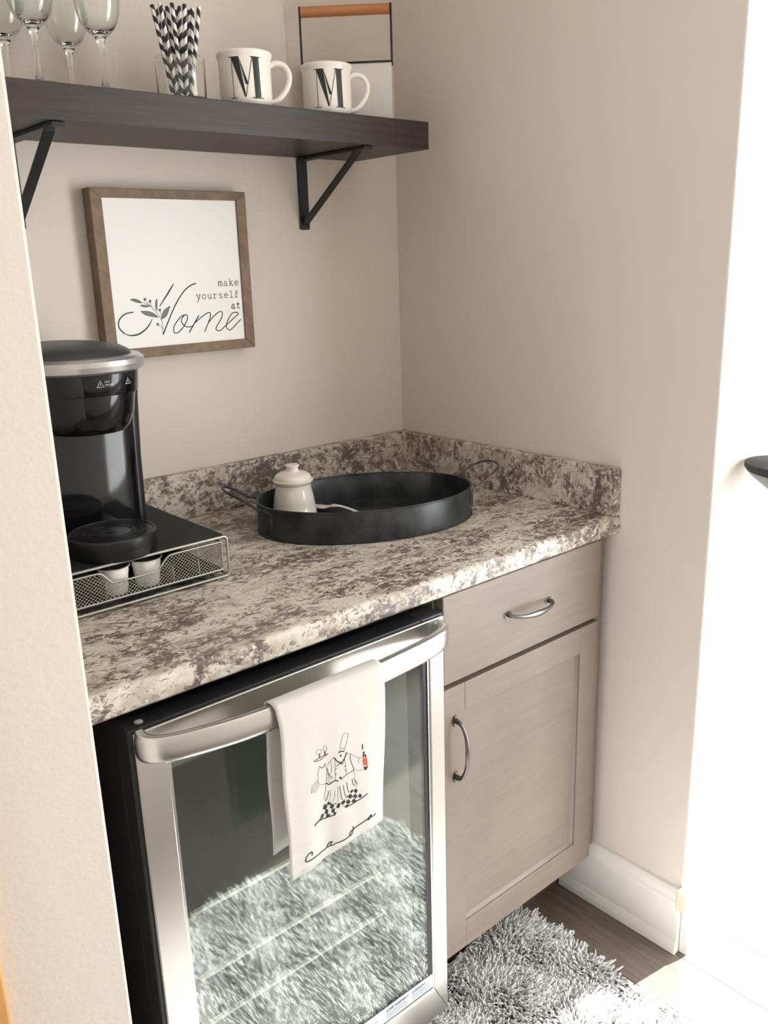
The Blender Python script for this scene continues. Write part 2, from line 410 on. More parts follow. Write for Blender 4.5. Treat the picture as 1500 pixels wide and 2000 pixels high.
f_.build('face_frame', M_cab, cb, smooth=False, bevel=0.0008)
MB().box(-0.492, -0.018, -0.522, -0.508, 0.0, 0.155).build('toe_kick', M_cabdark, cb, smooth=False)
dr = MB().box(-0.487, -0.052, -0.631, -0.612, 0.7135, 0.874).build('drawer', M_cab, cb, smooth=False, bevel=0.002)
door = MB()
dx0, dx1, dz0, dz1 = -0.487, -0.052, 0.153, 0.7045
px0, px1, pz0, pz1 = -0.436, -0.109, 0.211, 0.650
door.box(dx0, px0, -0.631, -0.612, dz0, dz1); door.box(px1, dx1, -0.631, -0.612, dz0, dz1)
door.box(px0, px1, -0.631, -0.612, dz0, pz0); door.box(px0, px1, -0.631, -0.612, pz1, dz1)
do = door.build('door', M_cab, cb, smooth=False, bevel=0.0012)
pn = MB(); pn.box(px0 - 0.002, px1 + 0.002, -0.6225, -0.613, pz0 - 0.002, pz1 + 0.002)
# sloped inner moulding around the flat panel
def mould(mb, x0, x1, z0, z1, w, ya, yb):
    o = [(x0, ya, z0), (x1, ya, z0), (x1, ya, z1), (x0, ya, z1)]; i = [(x0 + w, yb, z0 + w), (x1 - w, yb, z0 + w), (x1 - w, yb, z1 - w), (x0 + w, yb, z1 - w)]
    k = [(x0, yb, z0), (x1, yb, z0), (x1, yb, z1), (x0, yb, z1)]
    mb.add(o + i + k, [(0, 1, 5, 4), (1, 2, 6, 5), (2, 3, 7, 6), (3, 0, 4, 7), (0, 8, 9, 1), (1, 9, 10, 2), (2, 10, 11, 3), (3, 11, 8, 0), (4, 5, 9, 8), (5, 6, 10, 9), (6, 7, 11, 10), (7, 4, 8, 11)])
mould(pn, px0, px1, pz0, pz1, 0.006, -0.628, -0.6224)
pn.build('door_panel', M_cab, do, smooth=False)
def pull(name, parent, a, b, bow, sag):
    """bow pull from a to b (points on the face), bowing out by `bow` along -y and by sag sideways"""
    a, b = Vector(a), Vector(b); mb = MB(); t = (b - a).normalized(); L = (b - a).length
    side = Vector((0, 0, -1)) if abs(t.x) > 0.5 else Vector((1, 0, 0))
    pts = []; rs = []; fl = []
    for u, o, sg, r, f in ((0.0, 0.0, 0, 0.0075, 0.8), (0.0, 0.006, 0, 0.0068, 0.8), (0.02, 0.013, 0.1, 0.0052, 0.8), (0.09, 0.019, 0.35, 0.0040, 1), (0.22, 0.024, 0.75, 0.0040, 1.1),
                        (0.38, 0.0265, 1, 0.0046, 1.4), (0.5, 0.027, 1.05, 0.0050, 1.5), (0.62, 0.0265, 1, 0.0046, 1.4), (0.78, 0.024, 0.75, 0.0040, 1.1), (0.91, 0.019, 0.35, 0.0040, 1), (0.98, 0.013, 0.1, 0.0052, 0.8), (1.0, 0.006, 0, 0.0068, 0.8), (1.0, 0.0, 0, 0.0075, 0.8)):
        pts.append(a + t * (L * u) + Vector((0, -o * bow, 0)) + side * (sag * sg)); rs.append(r); fl.append(f)
    P = catmull(pts, 4); rr = []; ff = []
    for i in range(len(P)):
        j = i / 4; k = min(len(rs) - 2, int(j)); w = j - k; rr.append(rs[k] * (1 - w) + rs[k + 1] * w); ff.append(fl[k] * (1 - w) + fl[k + 1] * w)
    mb.tube(P, [r * 0.8 for r in rr], 12, flat=ff, up=(0.01, -1, 0.02))
    for q in (a, b):
        mb.add(*disc(q, 0.0095, 0.003, t))
    return mb.build(name, M_pewter, parent)
def disc(c, r, h, t):
    n = 16; up = Vector((0, -1, 0)); s_ = t.cross(up); vs = []; fs = []
    for k in range(n):
        a = 2 * math.pi * k / n; o = t * (r * 1.25 * math.cos(a)) + s_ * (r * 0.72 * math.sin(a)); vs += [c + o, c + o * 0.85 + up * h]
    for k in range(n):
        j = (k + 1) % n; fs.append((2 * k, 2 * j, 2 * j + 1, 2 * k + 1))
    fs += [tuple(2 * k for k in range(n)), tuple(2 * k + 1 for k in range(n))[::-1]]
    return vs, fs
pull('drawer_pull', dr, (-0.326, -0.631, 0.797), (-0.213, -0.631, 0.793), 0.9, 0.004)
pull('door_pull', do, (-0.461, -0.631, 0.530), (-0.461, -0.631, 0.640), 1.0, 0.004)

# ------------------------------------------------------------------ beverage cooler
FX0, FX1, FY = -1.052, -0.513, -0.660
co = thing('beverage_cooler', 'under-counter beverage cooler with stainless door frame and tinted glass', 'beverage cooler', (-0.782, -0.35, 0.0))
bd = MB()   # open-fronted body
bz0, bz1, by = 0.056, 0.858, -0.618
bd.box(FX0 + 0.002, FX0 + 0.045, by, -0.06, bz0, bz1); bd.box(FX1 - 0.045, FX1 - 0.002, by, -0.06, bz0, bz1)
bd.box(FX0 + 0.045, FX1 - 0.045, by, -0.06, bz0, bz0 + 0.08); bd.box(FX0 + 0.045, FX1 - 0.045, by, -0.06, bz1 - 0.06, bz1); bd.box(FX0 + 0.045, FX1 - 0.045, -0.10, -0.06, bz0 + 0.08, bz1 - 0.06)
bd.build('body', M_blkplas, co, smooth=False, bevel=0.002)
ln = MB(); ln.box(FX0 + 0.0455, FX1 - 0.0455, -0.104, -0.1005, bz0 + 0.0805, bz1 - 0.0605)
ln.box(FX0 + 0.0455, FX0 + 0.0480, -0.617, -0.1045, bz0 + 0.0805, bz1 - 0.0605); ln.box(FX1 - 0.0480, FX1 - 0.0455, -0.617, -0.1045, bz0 + 0.0805, bz1 - 0.0605)
ln.box(FX0 + 0.0482, FX1 - 0.0482, -0.617, -0.1045, bz0 + 0.0805, bz0 + 0.083); ln.box(FX0 + 0.0482, FX1 - 0.0482, -0.617, -0.1045, bz1 - 0.063, bz1 - 0.0605)
ln.build('liner', M_cavity, co, smooth=False)
for z in (0.496, 0.378, 0.290):
    sh = MB(); sh.box(-0.953, -0.592, -0.575, -0.13, z - 0.006, z - 0.003); sh.build('shelf', M_fixture2, co, smooth=False)
    tr_ = MB().box(-0.953, -0.592, -0.582, -0.5755, z - 0.0030, z + 0.0025).build('shelf_trim', M_shelfedge, co, smooth=False)
# door
dd = MB(); dz0, dz1 = 0.082, 0.864
dd.box(FX0, FX0 + 0.047, FY + 0.004, by - 0.003, dz0, dz1); dd.box(FX1 - 0.047, FX1, FY + 0.004, by - 0.003, dz0, dz1)
dd.box(FX0 + 0.047, FX1 - 0.047, FY + 0.004, by - 0.003, dz0, dz0 + 0.05); dd.box(FX0 + 0.047, FX1 - 0.047, FY + 0.004, by - 0.003, dz1 - 0.06, dz1)
dk = dd.build('door', M_blkplas, co, smooth=False, bevel=0.0015)
gx0, gx1, gz0, gz1 = -1.004, -0.546, 0.146, 0.805
fr = MB()
def quadframe(mb, x0, x1, z0, z1, ix0, ix1, iz0, iz1, y0, y1):
    o = [(x0, z0), (x1, z0), (x1, z1), (x0, z1)]; i = [(ix0, iz0), (ix1, iz0), (ix1, iz1), (ix0, iz1)]
    for k in range(4):
        j = (k + 1) % 4; p4 = [o[k], o[j], i[j], i[k]]
        mb.add([(a, y0, b) for a, b in p4] + [(a, y1, b) for a, b in p4], [(0, 1, 2, 3), (7, 6, 5, 4), (0, 4, 5, 1), (1, 5, 6, 2), (2, 6, 7, 3), (3, 7, 4, 0)])
quadframe(fr, FX0 + 0.006, FX1 - 0.0015, dz0 + 0.002, dz1 - 0.004, gx0, gx1, gz0, gz1, FY, FY + 0.0038)
st = fr.build('door_frame', M_steel, dk, smooth=False, bevel=0.0015)
bv = MB()   # bright chamfer round the glass
quadframe(bv, gx0 - 0.0002, gx1 + 0.0002, gz0 - 0.0002, gz1 + 0.0002, gx0 + 0.004, gx1 - 0.004, gz0 + 0.004, gz1 - 0.004, FY + 0.0022, FY + 0.006)
bv.build('inner_bezel', M_satin, dk, smooth=False)
MB().box(gx0 + 0.0035, gx1 - 0.0035, FY + 0.0045, FY + 0.0075, gz0 + 0.0035, gz1 - 0.0035).build('glass_pane', M_tint, dk, smooth=False)
hp = [(-1.0375, FY + 0.001, 0.843), (-1.0375, FY - 0.008, 0.843), (-1.031, FY - 0.020, 0.843), (-1.008, FY - 0.033, 0.843), (-0.97, FY - 0.043, 0.843), (-0.92, FY - 0.050, 0.842), (-0.85, FY - 0.055, 0.842), (-0.782, FY - 0.056, 0.842), (-0.71, FY - 0.055, 0.842),
      (-0.645, FY - 0.050, 0.842), (-0.595, FY - 0.043, 0.841), (-0.557, FY - 0.033, 0.840), (-0.534, FY - 0.020, 0.839), (-0.5275, FY - 0.008, 0.838), (-0.5275, FY + 0.001, 0.838)]
HP = catmull(hp, 6)
hd = MB(); rings = []
for i, P in enumerate(HP):
    t = (HP[min(i + 1, len(HP) - 1)] - HP[max(i - 1, 0)]).normalized(); w = t.cross(Vector((0, 0, 1))).normalized()
    e_ = min(i, len(HP) - 1 - i); hh = 0.0175 if e_ > 14 else 0.0175 + 0.003 * (1 - e_ / 14)
    rings.append([P + w * (0.0085 * math.copysign(abs(math.cos(a)) ** 0.6, math.cos(a))) + Vector((0, 0, 1)) * (hh * math.copysign(abs(math.sin(a)) ** 0.55, math.sin(a))) for a in [2 * math.pi * k / 24 for k in range(24)]])
hd.loft(rings, True); hd.build('handle', M_satin, dk, ang=50)
MB().lathe([(0.0001, 0), (0.0055, 0), (0.0055, 0.0012), (0.004, 0.002), (0.0001, 0.002)], (-1.030, FY + 0.018, dz1), 18).build('hinge_cap', M_fixture2, dk)
sk = MB().box(-0.760, -0.550, FY + 0.0030, FY + 0.0042, 0.1515, 0.180).build('warning_sticker', M_label, dk, smooth=False)
def text(body, size, x, y, z, m, parent, name, ext=0.0001, align='LEFT'):
    cu = bpy.data.curves.new(name, 'FONT'); cu.body = body; cu.size = size; cu.extrude = ext; cu.align_x = align
    o = bpy.data.objects.new(name, cu); col.objects.link(o); bpy.context.view_layer.update()
    me = bpy.data.meshes.new_from_object(o.evaluated_get(bpy.context.evaluated_depsgraph_get())); bpy.data.objects.remove(o)
    me.materials.clear(); me.materials.append(m)
    q = bpy.data.objects.new(name, me); col.objects.link(q); q.rotation_euler = (R(90), 0, 0)
    o0 = Vector((0, 0, 0)); k = parent
    while k is not None: o0 += k.location; k = k.parent
    q.parent = parent; q.location = Vector((x, y, z)) - o0; return q
ys = FY + 0.0026
text('AVERTISSEMENT', 0.0072, -0.660, ys, 0.1700, M_labelink, sk, 'sticker_heading')
text('CUIDADO', 0.0072, -0.601, ys, 0.1700, M_labelink, sk, 'sticker_heading')
text('WARNING', 0.0072, -0.735, ys, 0.1700, M_labelink, sk, 'sticker_heading')
ft = MB()
for x0, x1 in ((-0.735, -0.675), (-0.660, -0.610), (-0.600, -0.556)):
    for k in range(4):
        z = 0.1665 - 0.0033 * k
        ft.box(x0, x1 - rnd.random() * 0.01, ys - 0.0001, ys + 0.0002, z - 0.0005, z + 0.0005)
ft.build('sticker_small_print', M_labelfine, sk, smooth=False)
for x in (-0.532, -1.03):
    for y in (-0.60, -0.10):
        MB().lathe([(0.013, 0.0), (0.016, 0.003), (0.016, 0.013), (0.009, 0.015), (0.009, 0.050)], (x, y, 0.0063 if y < -0.5 else 0.0), 20).build('foot', M_fixture, co)

# ------------------------------------------------------------------ towel
TW0, TW1 = -0.884, -0.702
def edge0(z): return -0.884 + (0.868 - z) / 0.27 * 0.004 + 0.0012 * math.sin(z * 40)
def edge1(z): return -0.702 - (0.868 - z) / 0.27 * 0.010 - 0.0010 * math.sin(z * 31)
def tfront(x, z):
    g = max(0.0, min(1.0, (0.85 - z) / 0.25))
    return -0.7265 - 0.0075 * min(1.0, (max(0, 0.860 - z)) / 0.03) - g * (0.0022 * math.sin((x + 0.9) * 55) + 0.0012 * math.sin((x + 0.9) * 120 + 1.0)) + g * 0.004
tw = MB(); NX = 30; rows = []
def bottomz(u): return 0.6035 + 0.009 * u - 0.003 * math.sin(u * 6.0) - 0.0035 * (1 - u) ** 4
for j in range(41):      # back fall, top, front fall
    row = []
    for i in range(NX + 1):
        u = i / NX
        if j < 12:
            z = 0.628 + (0.857 - 0.628) * j / 12 + 0.004 * u * (1 - j / 12); x = edge0(z) + (edge1(z) - edge0(z)) * u - 0.006 * (1 - j / 12) * (1 - u) ; y = -0.7015 + 0.004 * (1 - j / 12) * math.sin(u * 9)
        elif j < 19:
            a = math.pi * (j - 12) / 7; x = TW0 + (TW1 - TW0) * u; y = -0.7145 + 0.0130 * math.cos(a); z = 0.857 + 0.0065 * math.sin(a) 
        else:
            k = (j - 19) / 21; zb = bottomz(u); z = 0.857 + (zb - 0.857) * k; x = edge0(z) + (edge1(z) - edge0(z)) * u; y = tfront(x, z)
        row.append((x, y, z))
    rows.append(row)
vs = [p for r in rows for p in r]; fs = []
for j in range(40):
    for i in range(NX):
        a = j * (NX + 1) + i; fs.append((a, a + 1, a + NX + 2, a + NX + 1))
tw.add(vs, fs)
to = tw.build('dish_towel', M_cloth, None, ang=80, org=(-0.793, -0.715, 0.60))
tag(to, 'cream cotton dish towel with embroidered chef hanging over the cooler handle', 'towel')
so_ = to.modifiers.new('solid', 'SOLIDIFY'); so_.thickness = 0.0012; so_.offset = 0.0
tf = lambda x, z: tfront(x, z) - 0.0004
ART = {
 'thin': [[[-0.79,0.761],[-0.788,0.765],[-0.782,0.785],[-0.773,0.782],[-0.78,0.763],[-0.781,0.76]],[[-0.788,0.765],[-0.785,0.765],[-0.78,0.764]],[[-0.81,0.749],[-0.805,0.753],[-0.799,0.757]],[[-0.804,0.753],[-0.803,0.744],[-0.804,0.735],[-0.81,0.733]],[[-0.798,0.754],[-0.797,0.741],[-0.798,0.721]],[[-0.781,0.747],[-0.779,0.733],[-0.779,0.721]],[[-0.823,0.752],[-0.826,0.744],[-0.826,0.735],[-0.825,0.727],[-0.819,0.722],[-0.813,0.722],[-0.812,0.726],[-0.811,0.745],[-0.814,0.752]],[[-0.826,0.733],[-0.836,0.73],[-0.838,0.728],[-0.837,0.725],[-0.826,0.73]],[[-0.837,0.725],[-0.839,0.722],[-0.838,0.719],[-0.826,0.727]],[[-0.835,0.722],[-0.833,0.717],[-0.83,0.718],[-0.825,0.725]],[[-0.776,0.754],[-0.77,0.75],[-0.761,0.742],[-0.75,0.735]],[[-0.755,0.737],[-0.757,0.734],[-0.756,0.729]],[[-0.766,0.723],[-0.758,0.719],[-0.75,0.717]],[[-0.766,0.723],[-0.764,0.713],[-0.765,0.707],[-0.76,0.701],[-0.763,0.694]],[[-0.81,0.744],[-0.807,0.727],[-0.803,0.725]],[[-0.81,0.729],[-0.808,0.722],[-0.805,0.721]],[[-0.813,0.722],[-0.814,0.712],[-0.816,0.704],[-0.815,0.694]],[[-0.806,0.707],[-0.807,0.697],[-0.81,0.691]],[[-0.799,0.704],[-0.8,0.695],[-0.803,0.688]],[[-0.794,0.709],[-0.795,0.684]],[[-0.79,0.681],[-0.785,0.673],[-0.782,0.67]],[[-0.827,0.773],[-0.828,0.777],[-0.824,0.779],[-0.819,0.777],[-0.819,0.773],[-0.822,0.771],[-0.827,0.773]],[[-0.816,0.776],[-0.814,0.78],[-0.81,0.778],[-0.81,0.773],[-0.813,0.771],[-0.816,0.776]]],
 'mid': [[[-0.77,0.75],[-0.771,0.743],[-0.768,0.732],[-0.766,0.723],[-0.779,0.721],[-0.787,0.718]],[[-0.81,0.744],[-0.808,0.734],[-0.802,0.726]],[[-0.809,0.708],[-0.811,0.7],[-0.814,0.694]],[[-0.791,0.708],[-0.79,0.697],[-0.788,0.685]],[[-0.785,0.707],[-0.784,0.698],[-0.782,0.688]],[[-0.779,0.709],[-0.778,0.7],[-0.776,0.691]],[[-0.769,0.71],[-0.768,0.703],[-0.765,0.697]],[[-0.765,0.708],[-0.762,0.699]],[[-0.832,0.765],[-0.824,0.766],[-0.815,0.766],[-0.808,0.766],[-0.811,0.765],[-0.821,0.762],[-0.828,0.763],[-0.832,0.765]],[[-0.795,0.741],[-0.789,0.743],[-0.784,0.741]],[[-0.791,0.744],[-0.786,0.741],[-0.783,0.743]],[[-0.823,0.753],[-0.821,0.75],[-0.817,0.748],[-0.813,0.753]]],
 'dark': [[[-0.813,0.722],[-0.808,0.718],[-0.803,0.719],[-0.798,0.72],[-0.793,0.717]],[[-0.791,0.72],[-0.789,0.722],[-0.788,0.718]],[[-0.798,0.756],[-0.796,0.752],[-0.792,0.747],[-0.789,0.745]],[[-0.778,0.756],[-0.778,0.753],[-0.782,0.747],[-0.786,0.744],[-0.789,0.745]],[[-0.791,0.761],[-0.787,0.761],[-0.781,0.759]],[[-0.822,0.772],[-0.822,0.765]],[[-0.813,0.772],[-0.813,0.766]],[[-0.789,0.756],[-0.786,0.755]],[[-0.787,0.753],[-0.788,0.755]],[[-0.781,0.745],[-0.782,0.746]],[[-0.781,0.736],[-0.782,0.736]],[[-0.78,0.729],[-0.781,0.729]],[[-0.796,0.738],[-0.796,0.737]],[[-0.797,0.729],[-0.796,0.729]],[[-0.837,0.666],[-0.829,0.669],[-0.812,0.667],[-0.8,0.666]],[[-0.837,0.666],[-0.824,0.671]],[[-0.762,0.671],[-0.754,0.672],[-0.743,0.675]],[[-0.782,0.67],[-0.771,0.67],[-0.762,0.671]],[[-0.749,0.757],[-0.749,0.749]]],
 'quads': [[[-0.811,0.691],[-0.806,0.688],[-0.807,0.685],[-0.812,0.687]],[[-0.8,0.685],[-0.797,0.683],[-0.798,0.683],[-0.801,0.684]],[[-0.795,0.682],[-0.791,0.681],[-0.794,0.674],[-0.798,0.677]],[[-0.817,0.69],[-0.812,0.687],[-0.814,0.68],[-0.82,0.684]],[[-0.806,0.686],[-0.801,0.683],[-0.804,0.677],[-0.808,0.68]],[[-0.815,0.681],[-0.811,0.679],[-0.812,0.672],[-0.817,0.675]],[[-0.804,0.677],[-0.8,0.676],[-0.802,0.67],[-0.806,0.673]],[[-0.822,0.677],[-0.818,0.675],[-0.821,0.67],[-0.825,0.672]],[[-0.813,0.673],[-0.808,0.67],[-0.81,0.666],[-0.815,0.669]],[[-0.802,0.671],[-0.798,0.669],[-0.8,0.666],[-0.803,0.669]],[[-0.767,0.692],[-0.771,0.688],[-0.774,0.691],[-0.771,0.693]],[[-0.763,0.692],[-0.76,0.687],[-0.763,0.684],[-0.767,0.689]],[[-0.773,0.688],[-0.769,0.682],[-0.774,0.68],[-0.778,0.686]],[[-0.764,0.684],[-0.761,0.678],[-0.765,0.676],[-0.769,0.682]],[[-0.756,0.681],[-0.753,0.675],[-0.757,0.674],[-0.76,0.678]],[[-0.779,0.688],[-0.778,0.686],[-0.782,0.685]],[[-0.784,0.684],[-0.783,0.679],[-0.788,0.677],[-0.79,0.681]],[[-0.777,0.681],[-0.773,0.675],[-0.778,0.673],[-0.782,0.679]],[[-0.767,0.677],[-0.762,0.671],[-0.769,0.671],[-0.772,0.675]],[[-0.78,0.674],[-0.776,0.671],[-0.78,0.669],[-0.785,0.672]],[[-0.748,0.745],[-0.746,0.744],[-0.747,0.735],[-0.749,0.736]],[[-0.745,0.739],[-0.743,0.738],[-0.743,0.734],[-0.745,0.735]],[[-0.748,0.721],[-0.743,0.718],[-0.742,0.721],[-0.741,0.717],[-0.744,0.714],[-0.747,0.715]]],
 'red': [[[-0.749,0.734],[-0.743,0.734],[-0.742,0.73],[-0.741,0.721],[-0.747,0.722],[-0.749,0.727]]],
 'pink': [[[-0.795,0.756],[-0.791,0.76],[-0.785,0.758],[-0.781,0.755],[-0.782,0.749],[-0.787,0.746],[-0.791,0.748],[-0.794,0.752]],[[-0.822,0.759],[-0.821,0.751],[-0.817,0.749],[-0.814,0.754],[-0.815,0.757],[-0.82,0.76]],[[-0.75,0.749],[-0.749,0.749],[-0.748,0.745],[-0.749,0.745]]],
 'cafe': [[[-0.844,0.623],[-0.843,0.627],[-0.845,0.629],[-0.85,0.628],[-0.854,0.624],[-0.855,0.62],[-0.854,0.618],[-0.848,0.617],[-0.838,0.617],[-0.828,0.617],[-0.818,0.618],[-0.815,0.619]],[[-0.815,0.619],[-0.814,0.622],[-0.811,0.625],[-0.808,0.625]],[[-0.814,0.619],[-0.811,0.619],[-0.809,0.621],[-0.807,0.624]],[[-0.806,0.625],[-0.808,0.622],[-0.809,0.62],[-0.807,0.618],[-0.802,0.619],[-0.795,0.619],[-0.787,0.619],[-0.78,0.62],[-0.777,0.622]],[[-0.77,0.633],[-0.771,0.627],[-0.773,0.622],[-0.776,0.62],[-0.777,0.622],[-0.776,0.626],[-0.773,0.628]],[[-0.772,0.627],[-0.766,0.629],[-0.757,0.631],[-0.748,0.633],[-0.744,0.634]],[[-0.744,0.631],[-0.743,0.634],[-0.74,0.636],[-0.737,0.637],[-0.738,0.634],[-0.743,0.632]],[[-0.743,0.631],[-0.74,0.633],[-0.735,0.633],[-0.727,0.633]]],
 'seam': [[[-0.878,0.648],[-0.864,0.647],[-0.846,0.646],[-0.824,0.647],[-0.801,0.648],[-0.777,0.648],[-0.754,0.647],[-0.713,0.641]]],
 'hthick': [[[-0.601,1.379],[-0.613,1.364],[-0.635,1.338]],[[-0.652,1.317],[-0.663,1.302],[-0.681,1.291],[-0.698,1.289],[-0.71,1.293]]],
 'hmid': [[[-0.553,1.378],[-0.566,1.374],[-0.581,1.364],[-0.599,1.343],[-0.616,1.316],[-0.633,1.286]],[[-0.553,1.317],[-0.564,1.303],[-0.577,1.286]],[[-0.71,1.293],[-0.719,1.303],[-0.72,1.313],[-0.715,1.322],[-0.704,1.329],[-0.689,1.331]]],
 'hline': [[[-0.582,1.32],[-0.592,1.317],[-0.607,1.302],[-0.61,1.29],[-0.603,1.287],[-0.59,1.296],[-0.58,1.309],[-0.578,1.318],[-0.582,1.32],[-0.588,1.316],[-0.592,1.308],[-0.584,1.298],[-0.572,1.297],[-0.566,1.299]],[[-0.564,1.303],[-0.55,1.312],[-0.533,1.321],[-0.527,1.319],[-0.53,1.308],[-0.543,1.285]],[[-0.534,1.301],[-0.522,1.312],[-0.508,1.321],[-0.5,1.32],[-0.503,1.309],[-0.516,1.292],[-0.516,1.287],[-0.508,1.285],[-0.494,1.294]],[[-0.494,1.294],[-0.478,1.305],[-0.464,1.314],[-0.466,1.318],[-0.477,1.317],[-0.488,1.305],[-0.493,1.293],[-0.49,1.286],[-0.482,1.286],[-0.458,1.304]]],
 'stem': [[[-0.633,1.286],[-0.632,1.3],[-0.633,1.312],[-0.641,1.326],[-0.655,1.341],[-0.671,1.348],[-0.678,1.35]],[[-0.633,1.312],[-0.633,1.321],[-0.634,1.329]],[[-0.632,1.295],[-0.636,1.302],[-0.641,1.304]],[[-0.65,1.337],[-0.653,1.346]],[[-0.654,1.341],[-0.661,1.349]]],
 'berry': [[-0.663,1.353],[-0.653,1.349],[-0.635,1.332],[-0.642,1.306]],
 'leaf': [[[-0.692,1.354],[-0.685,1.355],[-0.676,1.352],[-0.671,1.347],[-0.682,1.349]],[[-0.674,1.342],[-0.666,1.343],[-0.655,1.34],[-0.665,1.339]],[[-0.639,1.353],[-0.639,1.345],[-0.641,1.331],[-0.643,1.338],[-0.642,1.347]],[[-0.674,1.332],[-0.66,1.331],[-0.649,1.327],[-0.64,1.319],[-0.653,1.321],[-0.666,1.325]],[[-0.613,1.338],[-0.626,1.331],[-0.631,1.322],[-0.631,1.316],[-0.621,1.322]]],
}
e = MB()
for l in ART['thin']: ribbon(e, l, 0.0006, tf, 0.0005)
e.build('chef_outline', M_thread2, to, org=None)
e = MB()
for l in ART['mid']: ribbon(e, l, 0.0009, tf, 0.0006)
e.build('apron_folds', M_thread3, to)
DK = ART['dark']
for nm, ls in (('waistcoat', DK[0:5] + DK[7:14]), ('glass_stem', DK[5:6]), ('glass_stem', DK[6:7]), ('shoe', DK[14:16]), ('shoe', DK[16:18]), ('bottle_cork', DK[18:19])):
    e = MB()
    for l in ls: ribbon(e, l, 0.0014, tf, 0.0007)
    e.build(nm, M_thread, to)
for nm, a, b in (('trouser_leg', 0, 10), ('trouser_leg', 10, 20), ('bottle', 20, 23)):
    e = MB()
    for q in ART['quads'][a:b]: patch(e, q, tf, 0.0007)
    e.build(nm, M_thread, to)
e = MB()
for q in ART['red']: patch(e, q, tf, 0.0008)
e.build('bottle_label', M_red, to)
for nm, q in zip(('face', 'hand', 'bottle_neck'), ART['pink']):
    e = MB(); patch(e, q, tf, 0.0003); e.build(nm, M_pink, to)
e = MB()
for l in ART['cafe']: ribbon(e, l, 0.0014, tf, 0.0008, 4)
e.build('embroidered_word', M_thread, to)
e = MB(); sm = ART['seam'][0]
sm = [(x, z) for x, z in sm]
P = catmull([(a, 0, b) for a, b in sm], 9)
for q in P[1:-1:1]:
    e.box(q.x - 0.0006, q.x + 0.0006, tf(q.x, q.z) - 0.0003, tf(q.x, q.z) + 0.0002, q.z - 0.0006, q.z + 0.0006)
e.build('hem_stitching', M_hem, to)

# ------------------------------------------------------------------ wall shelf on brackets
sh = MB().box(-1.150, -0.117, -0.2303, -0.001, 1.6211, 1.6722).build('wall_shelf', M_shelf, None, smooth=False, bevel=0.001, org=(-0.63, -0.115, 1.6211))
tag(sh, 'thick dark brown floating shelf across the alcove back wall', 'shelf')
ZK = 1.6725
def bracket(x, label):
    b = thing('shelf_bracket', label, 'bracket', (x, -0.002, 1.478), 'black triangular shelf brackets')
    MB().prism(rrect(x - 0.0115, x + 0.0115, 1.478, 1.6205, 0.004), 'y', -0.0065, -0.001).build('wall_plate', M_black, b, smooth=False, bevel=0.0008)
    MB().prism(rrect(x - 0.0115, x + 0.0115, -0.222, -0.001, 0.004), 'z', 1.6145, 1.6205).build('shelf_arm', M_black, b, smooth=False, bevel=0.0008)
    n = Vector((0, -(1.611 - 1.492), (0.190 - 0.008))).normalized() * 0.006
    a, c = Vector((0, -0.006, 1.490)), Vector((0, -0.192, 1.616)); q = [a - n, a + n, c + n, c - n]
    MB().prism([(p.y, p.z) for p in q], 'x', x - 0.0085, x + 0.0085).build('diagonal_brace', M_black, b, smooth=False, bevel=0.001)
    return b
bracket(-0.268, 'black metal triangle bracket under the right end of the dark shelf')
bracket(-0.868, 'black metal triangle bracket under the shelf, partly hidden by the left wall')

# ------------------------------------------------------------------ framed print
fx0, fx1, fz0, fz1 = -0.749, -0.430, 1.2465, 1.5475
fo = thing('framed_print', 'brown wooden framed white print reading make yourself at Home', 'picture', ((fx0 + fx1) / 2, -0.012, fz0))
fr = MB(); quadframe(fr, fx0, fx1, fz0, fz1, fx0 + 0.0215, fx1 - 0.0215, fz0 + 0.0185, fz1 - 0.0165, -0.032, -0.001)
fr.build('frame', M_frame, fo, smooth=False, bevel=0.0012)
pa = MB().box(fx0 + 0.018, fx1 - 0.018, -0.0280, -0.010, fz0 + 0.014, fz1 - 0.012).build('print_sheet', M_paper, fo, smooth=False)
pf = lambda x, z: -0.0280
e = MB()
for l in ART['hthick']: ribbon(e, l, 0.0030, pf, 0.0003, 5, taper=True)
for l in ART['hmid']: ribbon(e, l, 0.0023, pf, 0.0003, 5, taper=False)
for l in ART['hline']: ribbon(e, l, 0.0019, pf, 0.0003, 6)
e.build('script_lettering', M_artink, pa)
e = MB()
for l in ART['stem']: ribbon(e, l, 0.0008, pf, 0.0003, 4)
for bx, bz in ART['berry']:
    ribbon(e, [(bx + 0.0023 * math.cos(a), bz + 0.0023 * math.sin(a)) for a in [2 * math.pi * k / 12 for k in range(13)]], 0.0009, pf, 0.0003, 0)
for q in ART['leaf']: ribbon(e, q + [q[0]], 0.0008, pf, 0.00035, 4)
e.build('leaf_sprig_outline', M_artink, pa)
e = MB()
for q in ART['leaf']: patch(e, [(p.x, p.z) for p in catmull([(a, 0, b) for a, b in q], 4, True)], pf, 0.0002)
for bx, bz in ART['berry']: patch(e, [(bx + 0.0020 * math.cos(a), bz + 0.0020 * math.sin(a)) for a in [2 * math.pi * k / 12 for k in range(12)]], pf, 0.0002)
e.build('leaf_sprig_fill', M_leafink, pa)
